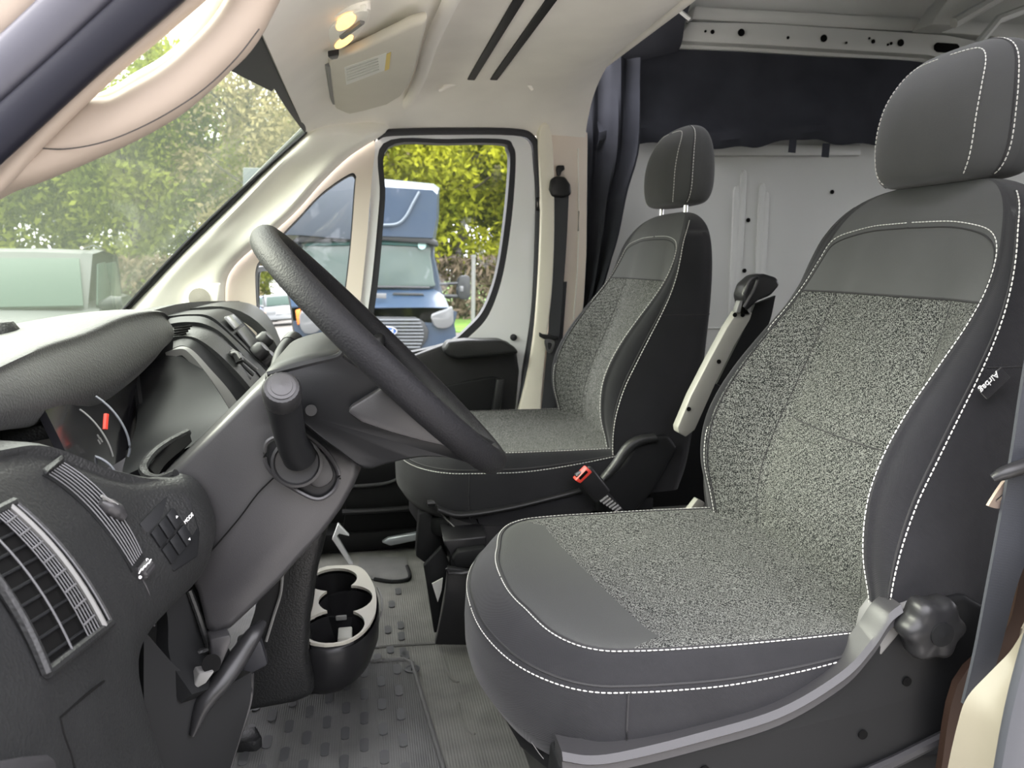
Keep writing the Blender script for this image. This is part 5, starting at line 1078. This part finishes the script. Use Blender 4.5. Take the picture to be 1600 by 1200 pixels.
for pts, n in (([(668, 486), (690, 478), (698, 474), (700, 490), (699, 500), (690, 506), (676, 506), (669, 497)], 'headlamp'), ([(478, 478), (505, 486), (512, 497), (500, 512), (482, 514), (474, 500)], 'headlamp')):
    h = obj(n, prism(TP(pts, -.62), (0, .12, 0), .015, smooth=2), M['truck_lens'], tk)
obj('marker_lamp', prism(TP([(468, 480), (475, 478), (478, 498), (471, 502)], -.60), (0, .1, 0), .01), M['orange'], tk)
obj('bumper', prism(TP([(445, 520), (470, 517), (520, 530), (560, 546), (660, 542), (700, 525), (704, 560), (690, 585), (460, 585), (444, 550)], -.70), (0, .25, 0), .05), M['truck'], tk)
obj('mirror_arm', tube(TP([(690, 445), (722, 444)], .3), .022, 6), M['truck_black'], tk); obj('mirror_arm', tube(TP([(694, 464), (722, 465)], .3), .028, 6), M['truck_black'], tk)
mr = obj('mirror_housing', prism(TP([(720, 440), (724, 433), (733, 431), (739, 436), (739, 462), (735, 470), (722, 468), (719, 458)], .25), (0, .18, 0), .03, smooth=2), M['truck_black'], tk)
obj('mirror_lamp', prism(TP([(722, 448), (728, 448), (728, 457), (722, 457)], .23), (0, .04, 0), .01), M['truck_lens'], mr)
for xx in (455, 690):
    c = TP([(xx, 590)], .1)[0]; obj('wheel', lathe([(.20, -.12), (.36, -.12), (.38, -.08), (.38, .08), (.36, .12), (.2, .12)], (c[0], c[1]+.5, GZ+.38), (1, 0, 0), 28), M['tyre'], tk)

# --- parked cars built from a side profile; x forward, y left, z up in car space
def car(name, label, cat, pos, yaw, paint, glass, L=4.6, Wd=1.85, H=1.7, bonnet=.95, lampcol=None):
    t = thing(name, label, cat, pos); R = Matrix.Rotation(yaw, 3, 'Z'); p0 = np.array(pos, float)
    def T(v): return np.array(R@Vector(tuple(v)))+p0
    lo = [(-L/2, .35), (-L/2-.02, .75), (-L/2+.05, bonnet+.1), (0, bonnet+.12), (L/2-1.2, bonnet+.08), (L/2-.35, bonnet), (L/2-.06, .82), (L/2, .60), (L/2-.05, .32), (0, .28)]
    secs = []
    for y, s, dz in ((-Wd/2, .97, .0), (-Wd/2+.06, 1.0, .02), (0, 1.02, .05), (Wd/2-.06, 1.0, .02), (Wd/2, .97, 0)):
        secs.append([T((x*s, y, z+(dz if z > .5 else 0))) for x, z in cr(lo, 4, True)])
    obj('body', loft(secs), paint, t, angle=50)
    up = [(-L/2+.10, bonnet+.05), (-L/2+.35, H-.06), (-.6, H), (.35, H-.05), (L/2-1.30, bonnet+.06)]
    secs = []
    for y, s in ((-Wd/2+.20, .93), (-Wd/2+.10, .98), (-.3, 1.0), (.3, 1.0), (Wd/2-.10, .98), (Wd/2-.20, .93)):
        secs.append([T((x*s, y, bonnet+(z-bonnet)*(1 if abs(y) < Wd/2-.15 else .97))) for x, z in up])
    obj('roof', loft(secs), paint, t, angle=50)
    g = [(.38, H-.14), (L/2-1.34, bonnet+.13)]
    obj('windshield', prism([T((g[0][0]+.03, -Wd/2+.22, g[0][1])), T((g[0][0]+.03, Wd/2-.22, g[0][1])), T((g[1][0]+.05, Wd/2-.12, g[1][1])), T((g[1][0]+.05, -Wd/2+.12, g[1][1]))], T((.02, 0, .03))-T((0, 0, 0)), .005), glass, t)
    for s in (1, -1):
        yy = s*(Wd/2-.075)
        for x0, x1, b0, b1 in ((-.35, .30, -.40, .82), (-1.35, -.45, -1.45, -.50)):
            obj('side_window', prism([T((x0, yy, H-.16)), T((x1, yy, H-.18)), T((b1, yy+s*.03, bonnet+.14)), T((b0, yy+s*.03, bonnet+.14))], T((0, s*.015, 0))-T((0, 0, 0)), .003), glass, t)
        obj('headlamp', prism([T((L/2-.12, s*.52, .86)), T((L/2-.26, s*(Wd/2-.05), .92)), T((L/2-.20, s*(Wd/2-.03), .74)), T((L/2-.04, s*.55, .70))], T((.04, 0, 0))-T((0, 0, 0)), .01), M['truck_lens'], t)
        obj('turn_lamp', prism([T((L/2-.24, s*(Wd/2-.06), .90)), T((L/2-.36, s*(Wd/2-.01), .90)), T((L/2-.34, s*(Wd/2+.0), .76)), T((L/2-.20, s*(Wd/2-.05), .74))], T((.03, s*.03, 0))-T((0, 0, 0)), .01), M['orange'], t)
        mz = obj('door_mirror', tube([T((.72, s*(Wd/2-.05), bonnet+.12)), T((.74, s*(Wd/2+.10), bonnet+.15)), T((.74, s*(Wd/2+.20), bonnet+.16))], [.04, .09, .07], 10), paint, t)
        for x in (L/2-.85, -L/2+.80):
            w = obj('wheel', lathe([(.20, -.1), (.34, -.1), (.36, -.06), (.36, .06), (.34, .1), (.2, .1)], T((x, s*(Wd/2-.08), .36)), T((0, 1, 0))-T((0, 0, 0)), 28), M['tyre'], t)
            obj('hubcap', lathe([(.21, 0), (.20, .02), (0, .03)], T((x, s*(Wd/2+.01), .36)), T((0, s, 0))-T((0, 0, 0)), 20, 5, .12), M['chrome'], w)
    gg = obj('grille', prism([T((L/2-.01, -.45, .80)), T((L/2-.01, .45, .80)), T((L/2+.03, .42, .56)), T((L/2+.03, -.42, .56))], T((.03, 0, 0))-T((0, 0, 0)), .01), M['truck_black'], t)
    for k in range(3): obj('grille_bar', tube([T((L/2+.035, -.44, .76-.08*k)), T((L/2+.035, .44, .76-.08*k))], .014, 6), M['chrome'], gg)
    obj('roof_rail', merge(*[tube([T((-1.7, s*(Wd/2-.22), H+.0)), T((-.6, s*(Wd/2-.22), H+.05)), T((.2, s*(Wd/2-.22), H))], .018, 6) for s in (1, -1)]), M['chrome'], t)
    return t
p = W(25, 500, 8.6)
car('parked_car', 'dark green sport utility vehicle with chrome seen through the windshield', 'car', (-3.85, 9.5, GZ), math.radians(-80), M['suv'], M['suv_glass'], 4.8, 1.95, 1.80, 1.05)

# passenger wing mirror
wm = thing('wing_mirror', 'tall black passenger wing mirror showing parked cars behind', 'mirror', W(430, 490, 2.8))
mo_ = [(404, 548), (400, 500), (399, 450), (400, 424), (408, 417), (430, 420), (446, 440), (454, 470), (459, 510), (464, 560)]
mi_ = [(407, 546), (404, 500), (403, 452), (404, 430), (409, 424), (428, 427), (441, 444), (449, 472), (454, 510), (458, 556)]
def mplane(px, py, off=0):
    n = np.array(MN); p0 = W(430, 480, 2.85)-np.array((0, 0, CZ)); d = ray(px, py); t = np.dot(n, p0)/np.dot(n, d); q = d*t; q[2] += CZ; return q+n*off
MN = unit(unit((.915, .40, -.012))-unit(ray(430, 480)))
obj('housing', merge(loft([[mplane(a, b, d) for a, b in cr([(430+(x-430)*s, 490+(y-490)*s) for x, y in mo_], 4, True)] for d, s in ((0.0, 1.0), (-.03, 1.03), (-.07, .9), (-.10, .6))])), M['truck_black'], wm)
obj('glass', prism([mplane(a, b, .004) for a, b in cr(mi_, 4, True)], MN*.003), M['mirror'], wm, smooth=False, label='mirror glass')
obj('mount_arm', tube([mplane(430, 560, -.04), W(440, 585, 2.62), W(450, 600, 2.55)], .03, 8), M['truck_black'], wm)
mc = mplane(430, 480)
def refl(px, py):
    d = unit(ray(px, py)); return d-2*np.dot(d, MN)*MN
def mground(px, py, dist):
    d = refl(px, py); p = mc+d*(dist/math.hypot(d[0], d[1])); return (p[0], p[1], GZ)
q = mground(441, 500, 42); car('parked_car', 'white parked car shown in the passenger wing mirror', 'car', q, math.radians(200), M['car_white'], M['suv_glass'])
q = mground(416, 490, 50); car('parked_car', 'blue parked car shown in the passenger wing mirror', 'car', q, math.radians(215), M['car_blue'], M['suv_glass'])

# --- trees: three kinds, shared meshes
def crown_geo(n, rx, rz, size, seed, clumps):
    r = np.random.RandomState(seed); V = []; F = []
    cs = []
    for _ in range(clumps):
        u = r.normal(size=3); u /= np.linalg.norm(u); s = r.rand()**.45
        cs.append((u[0]*rx*s, u[1]*rx*s, u[2]*rz*s, .16+.22*r.rand()))
    for _ in range(n):
        c = cs[r.randint(len(cs))]; u = r.normal(size=3)*c[3]*rx*.62
        p = np.array(c[:3])+u; a = r.normal(size=3); a /= np.linalg.norm(a); b = np.cross(a, r.normal(size=3)); b /= np.linalg.norm(b)
        s = size*(.6+.8*r.rand()); k = len(V)
        V += [p-a*s, p-b*s*.45, p+a*s, p+b*s*.45]; F.append((k, k+1, k+2, k+3))
    return V, F
kinds = []
for kd, (n, rx, rz, sz, ht, lm, lab) in enumerate(((15000, 2.0, 3.4, .095, 4.4, 'leaf_a', 'bright yellow green spring tree in the woods beyond the lot'), (16000, 2.3, 3.7, .10, 4.8, 'leaf_b', 'olive green leafy tree in the woods beyond the lot'), (7000, 2.0, 3.7, .08, 5.0, 'leaf_c', 'tan budding bare tree in the woods beyond the lot'))):
    V, F = crown_geo(n, rx, rz, sz, 11+kd, 26); V = [v+np.array((0, 0, ht)) for v in V]
    me = bpy.data.meshes.new('foliage'); me.from_pydata([tuple(v) for v in V], [], F); me.materials.append(M[lm])
    tr = [tube([(0, 0, -.1), (.05, .03, 1.5), (-.05, .06, 3.2), (.06, 0, ht+1.5)], [.17, .13, .10, .03], 8, k=4)]
    r = np.random.RandomState(kd)
    for _ in range(9):
        z = 1.6+r.rand()*(ht-1.0); a = r.rand()*6.28; L = .8+r.rand()*1.4
        tr.append(tube([(0, 0, z), (math.cos(a)*L*.5, math.sin(a)*L*.5, z+.5), (math.cos(a)*L, math.sin(a)*L, z+1.3)], [.05, .035, .012], 5, k=3))
    tm = mesh_of('trunk', *merge(*tr), M['bark']); kinds.append((me, tm, lab))
r = np.random.RandomState(5)
spots = []
for x in np.arange(-22, 13.1, 1.9): spots.append((x+r.uniform(-.7, .7), 24+r.uniform(-1.5, 1.5), r.choice([0, 1, 1, 2] if x < -1 else [0, 2, 1, 2]), .80+r.rand()*.30))
for x in np.arange(-27, 15, 2.3): spots.append((x+r.uniform(-.9, .9), 29+r.uniform(-1.5, 1.5), r.choice([0, 1, 2, 1] if x < -1 else [0, 1, 2]), .85+r.rand()*.35))
for x, y in ((72, 28), (70, 31), (73, 34), (70, 37), (73, 40), (71, 25), (76, 30), (77, 36), (75, 43), (18, 27), (21, 30)): spots.append((x, y, r.choice([0, 1, 2]), 1.25))
for x, y, kd, s in spots:
    fme, tme, lab = kinds[kd]
    t = bpy.data.objects.new('tree', None); COL.objects.link(t); t.location = (x, y, GZ); t.rotation_euler = (0, 0, r.rand()*6.28); t.scale = (s, s, s*(.9+.3*r.rand())); t.empty_display_size = .5
    t['label'] = lab; t['category'] = 'tree'; t['group'] = ('yellow green trees', 'olive trees', 'bare budding trees')[kd]; ORG[t.name] = np.zeros(3)
    o = link('foliage', fme, t); o['kind'] = 'stuff'; link('trunk', tme, t)
# woods close behind the photographer, on the driver's side of the van (unseen; added to block sky light from that side)
V, F = [], []
for k_ in range(11):
    v_, f_ = crown_geo(1500, 2.6, 4.2, .34, 40+k_, 24); b_ = len(V); V += [p_+np.array((-15+3*k_, -14+rng.uniform(-1, 1), 2.4)) for p_ in v_]; F += [tuple(i+b_ for i in f) for f in f_]
shade_woods = obj('woods', (V, F), M['leaf_b'], None, smooth=False, kind='stuff'); tag(shade_woods, 'unseen olive green woods added to shade the driver side', 'woods')
# hedge of brown brush behind the lawn
V, F = [], []
for _ in range(16000):
    x = rng.uniform(-9, 14); y = 21.6+rng.uniform(-.45, .45); z = GZ+1.75*rng.rand()**.8; p = np.array((x, y, z)); a = rng.normal(size=3); a[2] += .8; a = unit(a); b = unit(np.cross(a, rng.normal(size=3))); s = .10+.10*rng.rand(); k = len(V)
    V += [p-a*s, p-b*s*.22, p+a*s, p+b*s*.22]; F.append((k, k+1, k+2, k+3))
hd = obj('hedge', (V, F), M['brush'], None, smooth=False, kind='stuff'); tag(hd, 'brown leafless brush hedge along the back of the lawn', 'hedge')
sgn = thing('sign_post', 'thin grey metal post standing on the lawn before the hedge', 'post', W(739, 497, 20))
obj('pole', tube([W(740, 400, 20), W(739, 503, 20)], .055, 8), M['grey'], sgn); obj('cap', tube([W(740, 398, 20), W(740, 402, 20)], .065, 8), M['grey'], sgn)
